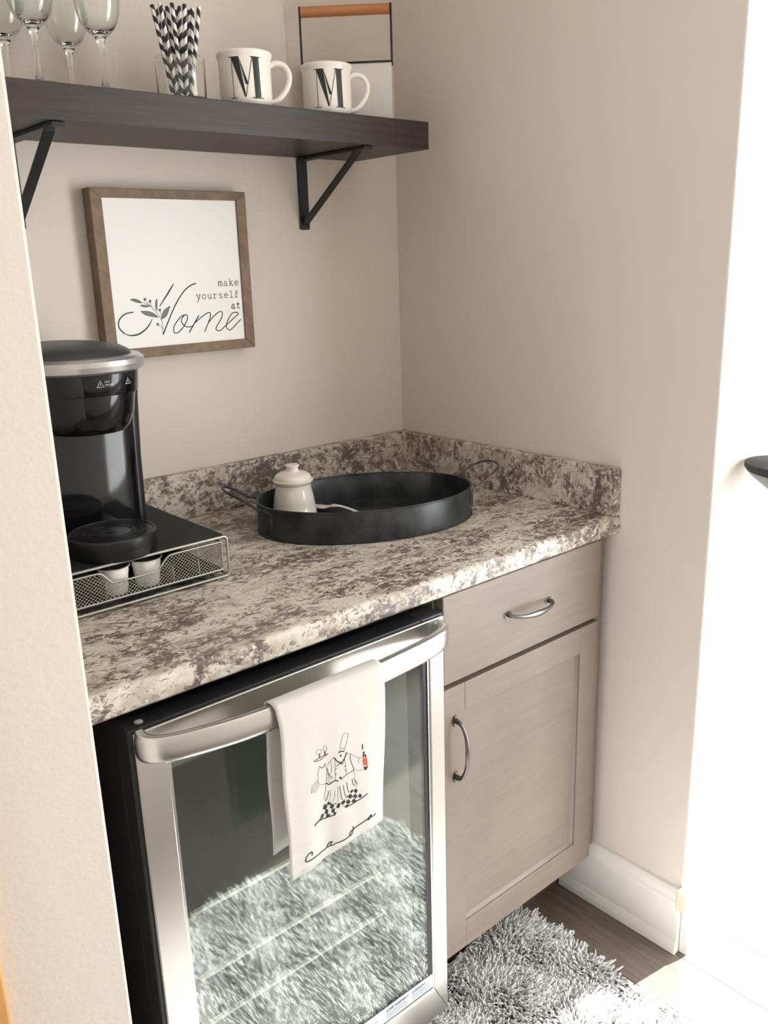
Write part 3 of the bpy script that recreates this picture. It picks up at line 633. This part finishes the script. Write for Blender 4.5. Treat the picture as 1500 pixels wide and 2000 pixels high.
# slab-serif typewriter letters: polylines in a cell, x 0..1, x-height 1
def arc(cx, cy, rx, ry, a0, a1, n=10): return [(cx + rx * math.cos(R(a0 + (a1 - a0) * k / n)), cy + ry * math.sin(R(a0 + (a1 - a0) * k / n))) for k in range(n + 1)]
GL = {
 'm': [[(0.02, 0), (0.26, 0)], [(0.02, 1), (0.14, 1), (0.14, 0)], [(0.14, 0.8)] + arc(0.33, 0.8, 0.17, 0.2, 170, 0, 6) + [(0.5, 0)], [(0.42, 0), (0.6, 0)], [(0.5, 0.8)] + arc(0.69, 0.8, 0.17, 0.2, 170, 0, 6) + [(0.86, 0)], [(0.78, 0), (0.98, 0)]],
 'a': [arc(0.45, 0.75, 0.25, 0.25, 150, 0, 6) + [(0.72, 0.15), (0.78, 0), (0.95, 0)], arc(0.42, 0.3, 0.28, 0.3, 70, 300, 10) + [(0.72, 0.25)]],
 'k': [[(0.08, 1.5), (0.25, 1.5), (0.25, 0)], [(0.08, 0), (0.42, 0)], [(0.25, 0.4), (0.72, 1)], [(0.58, 1), (0.9, 1)], [(0.42, 0.6), (0.8, 0)], [(0.62, 0), (0.95, 0)]],
 'e': [[(0.15, 0.52), (0.85, 0.52)] + arc(0.5, 0.5, 0.36, 0.5, 5, 320, 16)],
 'y': [[(0.05, 1), (0.38, 1)], [(0.2, 1), (0.5, 0.02)], [(0.62, 1), (0.95, 1)], [(0.8, 1), (0.45, -0.3), (0.3, -0.5), (0.1, -0.5)]],
 'o': [arc(0.5, 0.5, 0.36, 0.5, 0, 360, 18)],
 'u': [[(0.05, 1), (0.22, 1), (0.22, 0.3)] + arc(0.42, 0.25, 0.2, 0.25, 180, 330, 6) + [(0.75, 0.3)], [(0.6, 1), (0.75, 1), (0.75, 0), (0.95, 0)]],
 'r': [[(0.1, 1), (0.3, 1), (0.3, 0)], [(0.1, 0), (0.6, 0)], [(0.3, 0.65)] + arc(0.6, 0.7, 0.28, 0.3, 160, 40, 6)],
 's': [arc(0.5, 0.75, 0.27, 0.25, 20, 250, 8) + arc(0.5, 0.25, 0.3, 0.25, 80, -160, 8)],
 'l': [[(0.2, 1.5), (0.5, 1.5), (0.5, 0)], [(0.15, 0), (0.85, 0)]],
 'f': [[(0.12, 0), (0.68, 0)], [(0.15, 1), (0.75, 1)], [(0.38, 0), (0.38, 1.2)] + arc(0.6, 1.25, 0.22, 0.25, 180, 50, 6)],
 't': [[(0.12, 1), (0.8, 1)], [(0.36, 1.4), (0.36, 0.25)] + arc(0.58, 0.22, 0.22, 0.22, 180, 330, 6)]}
e = MB()
def typed(word, xr, z, adv, xh, w, slope=-0.03):
    x0 = xr - adv * len(word)
    for k, ch in enumerate(word):
        for l in GL[ch]:
            ribbon(e, [(x0 + adv * (k + 0.06 + 0.88 * a), z + xh * b + slope * 0) for a, b in l], w, pf, 0.0003, 0)
typed('make', -0.4560, 1.3712, 0.01250, 0.0084, 0.00125)
typed('yourself', -0.4575, 1.3478, 0.01235, 0.0084, 0.00125)
typed('at', -0.4555, 1.3262, 0.01210, 0.0084, 0.0018)
e.build('typewriter_lettering', M_artink, pa)

# ------------------------------------------------------------------ coffee pod drawer
px0, px1, py0, py1 = -1.056, -0.738, -0.387, -0.060
pdw = thing('pod_drawer', 'silver wire coffee pod drawer with black mat top beside the left wall', 'coffee pod drawer', ((px0 + px1) / 2, -0.22, ZT))
MB().prism(rrect(px0 + 0.003, px1 - 0.001, py0 + 0.004, py1, 0.008), 'z', 0.9815, 0.9865).build('mat_top', M_mat, pdw, smooth=False, bevel=0.001)
fw = MB()
for y in (py0, py1 + 0.002):
    fw.tube([(x, y, z) for x, z in rrect(px0, px1, 0.9185, 0.9855, 0.007, 4)], 0.0022, 8, closed=True)
for x in (px0 + 0.001, px1 - 0.001):
    fw.tube([(x, py0, 0.9805), (x, py1, 0.9805)], 0.0018, 8); fw.tube([(x, py0, 0.9185), (x, py1, 0.9185)], 0.0018, 8)
for x in (-0.985, -0.80, -0.762): fw.tube([(x, py0 - 0.001, 0.9195), (x, py1, 0.9195)], 0.0016, 8)
for x in (px0 + 0.02, px1 - 0.02):
    for y in (py0 + 0.003, py1 - 0.01): fw.lathe([(0.004, 0.0002), (0.004, 0.003)], (x, y, ZT), 12)
fw.build('wire_frame', M_wire, pdw, ang=60)
yf = -0.3835
top = [(px0 + 0.012, 0.9755), (-0.968, 0.9755), (-0.953, 0.9740), (-0.945, 0.9660), (-0.938, 0.9580), (-0.930, 0.9555), (-0.868, 0.9555), (-0.858, 0.9590), (-0.848, 0.9700), (-0.840, 0.9755), (-0.825, 0.9765), (px1 - 0.009, 0.9765)]
def tz(x):
    for (a, b), (c, d_) in zip(top, top[1:]):
        if a <= x <= c: return b + (d_ - b) * (x - a) / (c - a)
    return 0.976
dw = MB(); zb = 0.9295
dw.tube([(a.x, yf, a.z) for a in catmull([(x, 0, z) for x, z in top], 4)], 0.0017, 8)
dw.tube([(top[0][0], yf, zb), (top[-1][0], yf, zb)], 0.0017, 8)
for x in (top[0][0], top[-1][0]):
    dw.tube([(x, yf, zb), (x, yf, tz(x))], 0.0015, 8)
    dw.tube([(x, yf, 0.9760), (x, py1 - 0.01, 0.9760)], 0.0015, 8); dw.tube([(x, yf, zb), (x, py1 - 0.01, zb)], 0.0015, 8)
dwo = dw.build('pull_out_drawer', M_wire, pdw, ang=60)
ms = MB(); s_ = 0.0056
def clipwire(mb, c, sg, x0, x1, ya, plane):
    # wires x*sg - z = c  clipped between zb and tz(x)
    inside = []; n = 240; xs = None
    for k in range(n + 1):
        x = x0 + (x1 - x0) * k / n; z = sg * (x - x0) * 0.85 - c
        zt = tz(x) if plane == 'f' else 0.9755
        if zb <= z <= zt: inside.append((x, z))
    segs = []
    for p in inside:
        if segs and p[0] - segs[-1][-1][0] < 2.1 * (x1 - x0) / n: segs[-1].append(p)
        else: segs.append([p])
    for sgm in segs:
        if len(sgm) < 2: continue
        a, b = sgm[0], sgm[-1]
        if plane == 'f': mb.tube([(a[0], ya, a[1]), (b[0], ya, b[1])], 0.00050, 4)
        else: mb.tube([(ya, a[0], a[1]), (ya, b[0], b[1])], 0.00050, 4)
def meshpanel(mb, x0, x1, ya, plane):
    L = (x1 - x0) * 0.85
    k = -zb - 0.06
    c = -0.98
    while c < L - zb:
        clipwire(mb, c, 1, x0, x1, ya, plane); c += s_
    c = -0.98 - L
    while c < -zb:
        clipwire(mb, c, -1, x0, x1, ya, plane); c += s_
meshpanel(ms, top[0][0], top[-1][0], yf, 'f')
meshpanel(ms, yf, py1 - 0.01, top[-1][0], 's'); meshpanel(ms, yf, py1 - 0.01, top[0][0], 's')
ms.build('wire_mesh', M_wire, pdw, smooth=False)
MB().box(top[0][0], top[-1][0], yf + 0.001, py1 - 0.01, 0.9260, 0.9285).build('drawer_floor', M_mat, pdw, smooth=False)
for x in (-0.945, -0.833, -0.788):
    MB().box(x - 0.0006, x + 0.0006, yf + 0.004, py1 - 0.02, 0.9288, 0.9560).build('divider', M_wire, pdw, smooth=False)
def pod(loc, label):
    p = thing('coffee_pod', label, 'coffee pod', (0, 0, 0), 'white coffee pods in the wire drawer')
    MB().lathe([(0.0001, 0), (0.0175, 0), (0.0185, 0.0015), (0.0215, 0.030), (0.0225, 0.034), (0.0225, 0.0405), (0.0255, 0.0425), (0.0255, 0.0435), (0.0001, 0.0435)], (0, 0, 0), 40).build('cup', M_pod, p)
    MB().lathe([(0.0001, 0.0437), (0.0235, 0.0437), (0.0235, 0.0441), (0.0001, 0.0441)], (0, 0, 0), 40).build('foil_lid', M_foil, p)
    p.location = loc; return p
pod((-0.8655, -0.3530, 0.9287), 'white single-serve coffee pod in the wire drawer dip, the right one')
pod((-0.9200, -0.3540, 0.9287), 'white single-serve coffee pod in the wire drawer dip, the left one')

# ------------------------------------------------------------------ coffee maker
Z0 = 0.9867
cx = -0.905
cm = thing('coffee_maker', 'black single-serve coffee maker with silver rimmed lid on the pod drawer', 'coffee maker', (cx, -0.2, Z0))
bs = MB()
def hull_ring(xw, yf_, yb, r, z, k=8):
    return [(a, b, z) for a, b in rrect(cx - xw, cx + xw, yf_, yb, r, k)]
bs.loft([hull_ring(0.119, -0.215, -0.075, 0.02, Z0 + 0.0002), hull_ring(0.120, -0.216, -0.075, 0.02, Z0 + 0.02), hull_ring(0.124, -0.212, -0.078, 0.022, 1.10), hull_ring(0.132, -0.208, -0.078, 0.024, 1.20), hull_ring(0.139, -0.205, -0.078, 0.024, 1.262), hull_ring(0.134, -0.20, -0.083, 0.022, 1.268)])
bs.build('housing', M_blkplas, cm, bevel=0.0)
ft_ = MB(); ft_.loft([[(a, b, z) for a, b in [(cx + q * math.cos(t), -0.331 + q * math.sin(t)) for t in [R(180 + 6 * k) for k in range(31)]] + [(cx + q, -0.216), (cx - q, -0.216)]] for q, z in ((0.0635, Z0 + 0.0002), (0.0645, Z0 + 0.003), (0.0655, Z0 + 0.0145))])
ft_.build('base', M_satinblack, cm)
MB().lathe([(0.0001, 0), (0.0655, 0), (0.0665, 0.002), (0.0665, 0.0165), (0.065, 0.0185), (0.0625, 0.0185), (0.0615, 0.0172), (0.0001, 0.0172)], (cx - 0.001, -0.332, Z0 + 0.0147), 64).build('drip_tray', M_satinblack, cm)
e = MB()
for r_ in (0.052, 0.042, 0.032): e.tube([(cx - 0.001 + r_ * math.cos(a), -0.332 + r_ * math.sin(a), Z0 + 0.0327) for a in [2 * math.pi * k / 48 for k in range(48)]], 0.0006, 6, closed=True)
e.lathe([(0.0001, 0), (0.006, 0), (0.006, 0.0008), (0.0001, 0.0008)], (cx - 0.001, -0.332, Z0 + 0.0321), 20)
e.build('drip_grate', M_blkplas, cm)
# glossy concave reservoir front between base and head
pnl = MB(); rg = []
for z, w, dpt in ((Z0 + 0.004, 0.100, -0.220), (1.04, 0.100, -0.222), (1.10, 0.101, -0.224), (1.17, 0.102, -0.226), (1.245, 0.103, -0.226)):
    rg.append([(cx + w * math.sin(t), dpt - 0.010 * (1 - math.cos(t * 1.0)) * 0 - 0.022 * math.cos(t) , z) for t in [R(-90 + 9 * k) for k in range(21)]])
pnl.loft(rg, True); pnl.build('front_panel', M_gloss, cm)
hdm = MB()
def egg(w, yc, fr_, bk, z, n=56):
    out = []
    for k in range(n):
        a = 2 * math.pi * k / n; c, s = math.cos(a), math.sin(a)
        out.append((cx + w * math.copysign(abs(c) ** 0.92, c), yc + (fr_ if s < 0 else bk) * s, z))
    return out
hdm.loft([egg(0.040, -0.285, 0.040, 0.05, 1.170), egg(0.056, -0.285, 0.058, 0.06, 1.172), egg(0.063, -0.285, 0.066, 0.07, 1.180), egg(0.071, -0.285, 0.075, 0.09, 1.200), egg(0.076, -0.283, 0.082, 0.10, 1.232)])
hdm.build('brew_head', M_gloss, cm)
h2 = MB(); h2.loft([egg(0.0795, -0.282, 0.087, 0.11, 1.2310), egg(0.0805, -0.282, 0.088, 0.115, 1.2325), egg(0.083, -0.282, 0.091, 0.12, 1.262)])
h2.build('pod_collar', M_gloss, cm)
rg = MB(); rg.loft([egg(0.084, -0.280, 0.092, 0.13, 1.262), egg(0.093, -0.280, 0.099, 0.14, 1.266), egg(0.0955, -0.280, 0.102, 0.145, 1.274), egg(0.094, -0.280, 0.100, 0.145, 1.281), egg(0.089, -0.280, 0.094, 0.14, 1.285), egg(0.082, -0.275, 0.080, 0.13, 1.2845)])
rg.build('silver_rim', M_silver, cm)
dm = MB(); dm.loft([egg(0.083, -0.272, 0.078, 0.13, 1.2835), egg(0.080, -0.270, 0.075, 0.128, 1.290), egg(0.068, -0.262, 0.064, 0.115, 1.2975), egg(0.045, -0.25, 0.045, 0.085, 1.3015), egg(0.015, -0.24, 0.015, 0.03, 1.3030)])
dm.build('domed_lid', M_dome, cm)
# small warning marks printed on the collar
def col_y(x, z):
    c = max(-1, min(1, (x - cx) / 0.0825)); return -0.282 - 0.090 * math.sqrt(max(0, 1 - abs(c) ** 2.17)) - 0.0012
for bx in (-0.914, -0.868):
    wm = MB()
    tri = [(bx - 0.005, 1.2455), (bx + 0.005, 1.2455), (bx, 1.2545), (bx - 0.005, 1.2455)]
    ribbon(wm, tri, 0.0009, col_y, 0.0003, 0)
    ribbon(wm, [(bx, 1.2475), (bx, 1.2510)], 0.0009, col_y, 0.0003, 0)
    wm.build('warning_symbol', M_greyprint, cm)
def text_on_collar(body, x, z, size, name):
    o = text(body, size, x, 0, z, M_greyprint, cm, name)
    # bend the letters onto the curved collar
    me = o.data; lx = x
    for v in me.vertices:
        wx = lx + v.co.x; wz = z + v.co.y
        v.co.z = -(col_y(wx, wz) - 0.0001) + (v.co.z * 1.0)
    return o
text_on_collar('HOT', -0.9075, 1.2510, 0.0040, 'warning_words'); text_on_collar('WATER', -0.9075, 1.2465, 0.0040, 'warning_words')

# ------------------------------------------------------------------ oval tray with jar and spoon
TX, TY, TA, TB, TR = -0.3685, -0.2987, 0.2165, 0.147, -0.3863
ty = thing('serving_tray', 'dark grey galvanised oval serving tray with wire loop handles on the counter', 'tray', (TX, TY, ZT))
pan = MB(); k = TB / TA
pan.lathe([(0.0001, 0.0004), (TA - 0.002, 0.0004), (TA, 0.002), (TA, 0.058), (TA - 0.0005, 0.060), (TA - 0.002, 0.0605), (TA - 0.0035, 0.059), (TA - 0.0035, 0.0042), (TA - 0.006, 0.0032), (0.0001, 0.0032)], (TX, TY, ZT), 96, 1, k, TR)
pan.build('pan', M_tray, ty, ang=40)
rim = MB(); ell = lambda q, a, z: (TX + (TA + q) * math.cos(a) * math.cos(TR) - (TB + q) * math.sin(a) * math.sin(TR), TY + (TA + q) * math.cos(a) * math.sin(TR) + (TB + q) * math.sin(a) * math.cos(TR), z)
rim.tube([ell(-0.0010, 2 * math.pi * j / 96, ZT + 0.0600) for j in range(96)], 0.0021, 8, closed=True)
rim.tube([ell(0.0008, 2 * math.pi * j / 96, ZT + 0.0035) for j in range(96)], 0.0014, 6, closed=True)
rim.build('rolled_rim', M_tray, ty)
def tl(u, w, z): return (TX + u * math.cos(TR) - w * math.sin(TR), TY + u * math.sin(TR) + w * math.cos(TR), ZT + z)
for sg, up_ in ((-1, 0.030), (1, 0.026)):
    h = MB(); A0 = sg * TA
    pts = [tl(sg * 0.2025, 0.058, 0.045), tl(sg * 0.208, 0.056, 0.056), tl(sg * 0.225, 0.053, 0.062), tl(sg * 0.250, 0.046, 0.062 + up_ * 0.6), tl(sg * 0.272, 0.030, 0.062 + up_), tl(sg * 0.279, 0.0, 0.062 + up_ * 1.1),
           tl(sg * 0.272, -0.030, 0.062 + up_), tl(sg * 0.250, -0.046, 0.062 + up_ * 0.6), tl(sg * 0.225, -0.053, 0.062), tl(sg * 0.208, -0.056, 0.056), tl(sg * 0.2025, -0.058, 0.045)]
    h.tube(catmull(pts, 5), 0.0022, 10)
    ho = h.build('wire_handle', M_trayh if sg > 0 else M_black, ty)
    for w in (0.057, -0.057):
        a = math.asin(w / TB) if sg > 0 else math.pi - math.asin(w / TB)
        q = ell(0.0012, a, ZT + 0.036)
        MB().tube([(q[0], q[1], ZT + 0.022), (q[0], q[1], ZT + 0.052)], 0.0045, 10, flat=0.35).build('handle_lug', M_tray, ty)
JX, JY, JZ = -0.463, -0.186, ZT + 0.0034
jr = thing('sugar_jar', 'cream ceramic lidded sugar jar at the left end of the oval tray', 'sugar jar', (JX, JY, JZ))
MB().lathe([(0.0001, 0), (0.041, 0), (0.0435, 0.003), (0.0440, 0.012), (0.0435, 0.020), (0.0425, 0.0215), (0.0420, 0.030), (0.0395, 0.045), (0.0365, 0.060), (0.0352, 0.068), (0.0355, 0.071), (0.0385, 0.074), (0.0405, 0.0775), (0.0405, 0.080), (0.0385, 0.0815), (0.0365, 0.080), (0.0001, 0.080)], (JX, JY, JZ), 56).build('jar_body', M_cer, jr)
MB().lathe([(0.0370, 0.0803), (0.0375, 0.083), (0.036, 0.087), (0.032, 0.0910), (0.024, 0.0945), (0.0145, 0.0962), (0.0125, 0.098), (0.0118, 0.103), (0.0126, 0.1055), (0.0145, 0.1075), (0.0140, 0.1095), (0.0001, 0.1100)], (JX, JY, JZ), 56).build('jar_lid', M_cer, jr)
sp = MB()
A = Vector((-0.399, -0.163, ZT + 0.0052)); B = Vector((-0.361, -0.276, ZT + 0.0085))
sp_pts = [A, A.lerp(B, 0.06), A.lerp(B, 0.16), A.lerp(B, 0.28), A.lerp(B, 0.38), A.lerp(B, 0.55), A.lerp(B, 0.75), A.lerp(B, 0.92), B]
sp_r = [0.003, 0.0085, 0.0120, 0.0115, 0.0065, 0.0036, 0.0034, 0.0045, 0.002]
for i, q in enumerate(sp_pts): q.z += [0.008, 0.007, 0.006, 0.0065, 0.010, 0.011, 0.007, 0.001, -0.002][i] - 0.0005
P = catmull(sp_pts, 5); rr = []
for i in range(len(P)):
    j = i / 5; k_ = min(len(sp_r) - 2, int(j)); w = j - k_; rr.append(sp_r[k_] * (1 - w) + sp_r[k_ + 1] * w)
side = (B - A).cross(Vector((0, 0, 1))).normalized()
sp.tube(P, rr, 14, flat=[0.30 if r > 0.006 else 0.65 for r in rr], up=side)
spo = sp.build('ceramic_spoon', M_cer, None, org=tuple(A.lerp(B, 0.5)))
tag(spo, 'small cream ceramic spoon lying in the oval tray against the jar', 'spoon')

# ------------------------------------------------------------------ things on the shelf
def mug(loc, label):
    m = thing('coffee_mug', label, 'mug', (0, 0, 0), 'white monogram mugs on the shelf')
    H = 0.088; r = 0.0460
    MB().lathe([(0.0001, 0.0005), (0.034, 0.0005), (0.038, 0.0), (0.0415, 0.003), (0.0445, 0.010), (0.0452, 0.018), (0.0452, H - 0.014), (0.0462, H - 0.010), (0.0482, H - 0.006), (0.0482, H - 0.0015), (0.0470, H), (0.0450, H - 0.001), (0.0428, H - 0.006), (0.0422, 0.012), (0.037, 0.006), (0.0001, 0.0055)], (0, 0, 0), 64).build('mug_body', M_mug, m)
    hpts = [(0.0435, 0, 0.069), (0.054, 0, 0.0735), (0.068, 0, 0.0700), (0.0765, 0, 0.0570), (0.0755, 0, 0.041), (0.066, 0, 0.0245), (0.054, 0, 0.0135), (0.0425, 0, 0.0105)]
    MB().tube(catmull(hpts, 5), 0.0062, 14, flat=0.78, up=(0, 1, 0)).build('mug_handle', M_mug, m)
    g = MB(); rad = 0.0455
    def uv(x, y): return ((x - 808) * 0.000283, 0.0435 + (560 - y) * 0.000283)
    def cyl(s_, z, o): a = -math.pi / 2 + s_ / rad; return ((rad + o) * math.cos(a), (rad + o) * math.sin(a), z)
    def shape(top_, bot):  # strip between left and right edges given as 2 quads of points (xl, xr, y)
        rows_ = []; n = 14
        for k in range(n + 1):
            t = k / n; xl = top_[0] + (bot[0] - top_[0]) * t; xr = top_[1] + (bot[1] - top_[1]) * t; y = top_[2] + (bot[2] - top_[2]) * t
            rows_.append((xl, xr, y))
        vs = []; fs = []
        for xl, xr, y in rows_:
            for j in range(5):
                u_, z_ = uv(xl + (xr - xl) * j / 4, y)
                vs.append(cyl(u_, z_, 0.0002))
        for i in range(n):
            for j in range(4): a = i * 5 + j; fs.append((a, a + 1, a + 6, a + 5))
        g.add(vs, fs)
    shape((720, 768, 450), (795, 803, 670)); shape((768, 770, 450), (803, 820, 600)); shape((852, 892, 450), (859, 898, 672))
    shape((721, 725, 450), (725, 729, 672)); shape((848, 852, 450), (800, 804, 664))
    shape((704, 768, 446), (704, 768, 451)); shape((838, 905, 446), (838, 905, 451)); shape((706, 748, 671), (706, 748, 675)); shape((842, 916, 672), (842, 916, 677))
    g.build('letter_m', M_ink, m)
    m.location = loc; m.rotation_euler = (0, 0, R(-31)); return m
m1 = mug((-0.503, -0.172, ZK), 'white mug with a black letter M, the left of the two, beside the straws')
m2 = copy_tree(m1); m2.location = (-0.3235, -0.172, ZK)
m2['label'] = 'white mug with a black letter M, the right of the two, before the white caddy'

cd = thing('caddy', 'white metal caddy with black wire frame and wooden dowel handle, right shelf end', 'caddy', (0, 0, 0))
w_, hp_, ht_, dp_ = 0.180, 0.1190, 0.2125, 0.038
bx = MB(); bx.box(0.001, w_ - 0.001, 0.001, 0.003, 0, hp_ - 0.002); bx.box(0.001, w_ - 0.001, dp_ - 0.003, dp_ - 0.001, 0, hp_ - 0.002); bx.box(0.001, 0.003, 0.003, dp_ - 0.003, 0, hp_ - 0.002); bx.box(w_ - 0.003, w_ - 0.001, 0.003, dp_ - 0.003, 0, hp_ - 0.002); bx.box(0.003, w_ - 0.003, 0.003, dp_ - 0.003, 0, 0.003)
bx.build('bin', M_whitemetal, cd, smooth=False, bevel=0.0006)
wr = MB(); wr.tube([(a, b, hp_) for a, b in rrect(0, w_, 0, dp_, 0.003, 3)], 0.0020, 8, closed=True)
for x in (0, w_): wr.tube([(x, 0, hp_), (x, 0, ht_ + 0.010)], 0.0022, 8)
wr.build('wire_rim', M_black, cd)
MB().tube([(0.0024, 0, ht_), (w_ - 0.0024, 0, ht_)], 0.0098, 20).build('dowel_handle', M_dowel, cd, ang=60)
cd.location = (-0.2765, -0.034, ZK); cd.rotation_euler = (0, 0, R(-43.5))

SX, SY = -0.629, -0.172
gl = MB().lathe([(0.0001, 0.0), (0.037, 0.0), (0.039, 0.002), (0.040, 0.006), (0.0405, 0.066), (0.0402, 0.0664), (0.0398, 0.066), (0.0393, 0.006), (0.037, 0.0030), (0.0001, 0.0030)], (SX, SY, ZK), 48).build('glass_tumbler', M_glass, None, org=(SX, SY, ZK))
tag(gl, 'low clear glass tumbler holding the striped paper straws', 'glass')
sm_ = []
for i in range(2):
    sm_.append(MB().lathe([(0.0026, 0.0), (0.0034, 0.0), (0.0034, 0.142), (0.0026, 0.142)], (0, 0, 0), 14))
protos = []
spots = [(-0.014, -0.015, -0.034, -0.006), (-0.007, -0.017, -0.022, -0.010), (0.000, -0.018, -0.004, -0.012), (0.007, -0.017, 0.014, -0.008), (0.0135, -0.014, 0.036, -0.004),
         (-0.012, -0.006, -0.029, 0.012), (-0.004, -0.008, -0.012, 0.006), (0.004, -0.008, 0.006, 0.004), (0.012, -0.005, 0.026, 0.010), (-0.006, 0.004, -0.016, 0.022), (0.003, 0.004, 0.002, 0.024), (0.010, 0.005, 0.021, 0.022)]
names = ['leaning furthest left at the front', 'second from the left at the front', 'standing upright at the front centre', 'just right of the front centre', 'leaning furthest right at the front',
         'behind the leftmost front straw', 'left of centre in the middle row', 'right of centre in the middle row', 'behind the rightmost front straw', 'left one of the back row', 'middle one of the back row', 'right one of the back row']
vr = math.atan2(-1.42, -0.80)  # fan faces the room
ax = Vector((math.cos(vr + math.pi / 2), math.sin(vr + math.pi / 2), 0)); ay = Vector((-math.cos(vr), -math.sin(vr), 0))
for i, (a, b, c, d_) in enumerate(spots):
    if len(protos) < 2:
        o = sm_[i % 2].build('paper_straw', M_straw[i % 2]); protos.append(o)
        md = o
    else:
        o = protos[i % 2].copy(); col.objects.link(o)
    p0 = Vector((SX, SY, ZK + 0.0038)) + ax * a + ay * b; p1 = Vector((SX, SY, ZK + 0.140)) + ax * (c * 1.05) + ay * (d_)
    o.location = p0; o.rotation_euler = (p1 - p0).to_track_quat('Z', 'Y').to_euler()
    tag(o, 'black and white striped paper straw in the tumbler, ' + names[i], 'straw', 'striped paper straws in the tumbler')

def wineglass(x, y, label):
    H = [(0.0001, 0.0006), (0.031, 0.0006), (0.0325, 0.0), (0.0330, 0.0008), (0.031, 0.0022), (0.014, 0.0045), (0.0062, 0.0090), (0.0040, 0.018), (0.0034, 0.035), (0.0037, 0.055), (0.0050, 0.068), (0.0085, 0.0765), (0.0100, 0.079), (0.0160, 0.083), (0.0225, 0.089), (0.0280, 0.098), (0.0325, 0.112), (0.0345, 0.130), (0.0345, 0.150), (0.0325, 0.175), (0.0305, 0.195),
         (0.0300, 0.1955), (0.0293, 0.195), (0.0313, 0.175), (0.0333, 0.150), (0.0333, 0.130), (0.0313, 0.112), (0.0267, 0.099), (0.0210, 0.0915), (0.0150, 0.087), (0.0080, 0.0845), (0.0001, 0.0840)]
    if wineglass.p is None:
        wineglass.p = MB().lathe(H, (0, 0, 0), 48).build('wine_glass', M_glass, None); o = wineglass.p
    else: o = wineglass.p.copy(); col.objects.link(o)
    o.location = (x, y, ZK); tag(o, label, 'wine glass', 'clear wine glasses on the shelf')
wineglass.p = None
wineglass(-0.772, -0.190, 'clear stemmed wine glass at the shelf front, nearest to the straws')
wineglass(-0.8745, -0.190, 'clear stemmed wine glass at the shelf front, further from the straws')
wineglass(-0.783, -0.095, 'clear stemmed wine glass at the back of the shelf, nearer the straws')
wineglass(-0.884, -0.095, 'clear stemmed wine glass at the back of the shelf, cut by the picture edge')

# ------------------------------------------------------------------ unidentified cone at the right edge, built as a wall fixture
wf = thing('unidentified_wall_cone', 'dark topped grey cone shaped fixture on the sunlit wall at the right edge', 'wall fixture', (0.112, YF, 1.0))
half = [(0.0001, -0.085), (0.012, -0.085), (0.020, -0.080), (0.071, -0.024), (0.0755, -0.016)]
MB().lathe(half, (0.112, YF - 0.122, 1.040), 48, 1, 1.5).build('cone_body', M_fixture2, wf)
MB().lathe([(0.0758, -0.0158), (0.0785, -0.010), (0.0785, -0.002), (0.076, 0.0), (0.0001, 0.0)], (0.112, YF - 0.122, 1.040), 48, 1, 1.5).build('rim', M_fixture, wf)
mt = MB(); mt.box(0.270, 0.310, YF - 0.008, YF - 0.001, 0.920, 0.990); mt.tube([(0.112, YF - 0.122, 0.956), (0.250, YF - 0.060, 0.952), (0.290, YF - 0.006, 0.955)], 0.006, 10); mt.build('mount', M_fixture, wf)

# ------------------------------------------------------------------ shag rug
RX0, RX1, RY0, RY1 = -1.30, -0.150, -1.255, -0.524
rg = thing('shag_rug', 'light grey shaggy rug on the plank floor in front of the cabinet', 'rug', ((RX0 + RX1) / 2, (RY0 + RY1) / 2, 0))
MB().prism(rrect(RX0 + 0.008, RX1 - 0.008, RY0 + 0.008, RY1 - 0.004, 0.012), 'z', 0.0006, 0.006).build('backing', M_rugback, rg, smooth=False)
vs = []; fs = []
o0 = Vector(rg.location)
NT = 46000
for i in range(NT):
    x = RX0 + 0.01 + rnd.random() * (RX1 - RX0 - 0.02); y = RY0 + 0.01 + rnd.random() * (RY1 - RY0 - 0.016)
    h = 0.022 + rnd.random() * 0.013; r = 0.0017 + rnd.random() * 0.0012
    la = rnd.random() * 2 * math.pi; ln_ = rnd.random() * 0.016
    # tufts near each other lean alike
    bx_ = 0.010 * math.sin(x * 38 + y * 17) + 0.006 * math.sin(y * 61 - x * 23); by_ = 0.010 * math.cos(y * 33 - x * 21) - 0.006
    lx, ly = ln_ * math.cos(la) + bx_, ln_ * math.sin(la) + by_
    if y > -0.56: h *= 0.8
    n = len(vs)
    for k, (t, rr_) in enumerate(((0, 1.0), (0.6, 1.2), (1.0, 0.8))):
        cx_ = x + lx * t * t; cy_ = y + ly * t * t; cz = 0.005 + h * t * (1 - 0.12 * t)
        for j in range(3):
            a = la + j * 2.094; vs.append((cx_ + r * rr_ * math.cos(a) - o0.x, cy_ + r * rr_ * math.sin(a) - o0.y, cz))
    for k in range(2):
        for j in range(3):
            a = n + 3 * k + j; b = n + 3 * k + (j + 1) % 3; fs.append((a, b, b + 3, a + 3))
    fs.append((n + 6, n + 7, n + 8))
me = bpy.data.meshes.new('pile'); me.from_pydata(vs, [], fs); me.update(); me.materials.append(M_rug)
for p in me.polygons: p.use_smooth = True
po = bpy.data.objects.new('pile', me); col.objects.link(po); po.parent = rg; po['kind'] = 'stuff'

# ------------------------------------------------------------------ light path settings
try:
    cy = S.cycles
    cy.max_bounces = 12; cy.diffuse_bounces = 7; cy.glossy_bounces = 6; cy.transmission_bounces = 10; cy.transparent_max_bounces = 12
    cy.caustics_reflective = True; cy.caustics_refractive = True; cy.sample_clamp_indirect = 6.0; cy.blur_glossy = 0.5
    cy.use_denoising = True
except Exception:
    pass
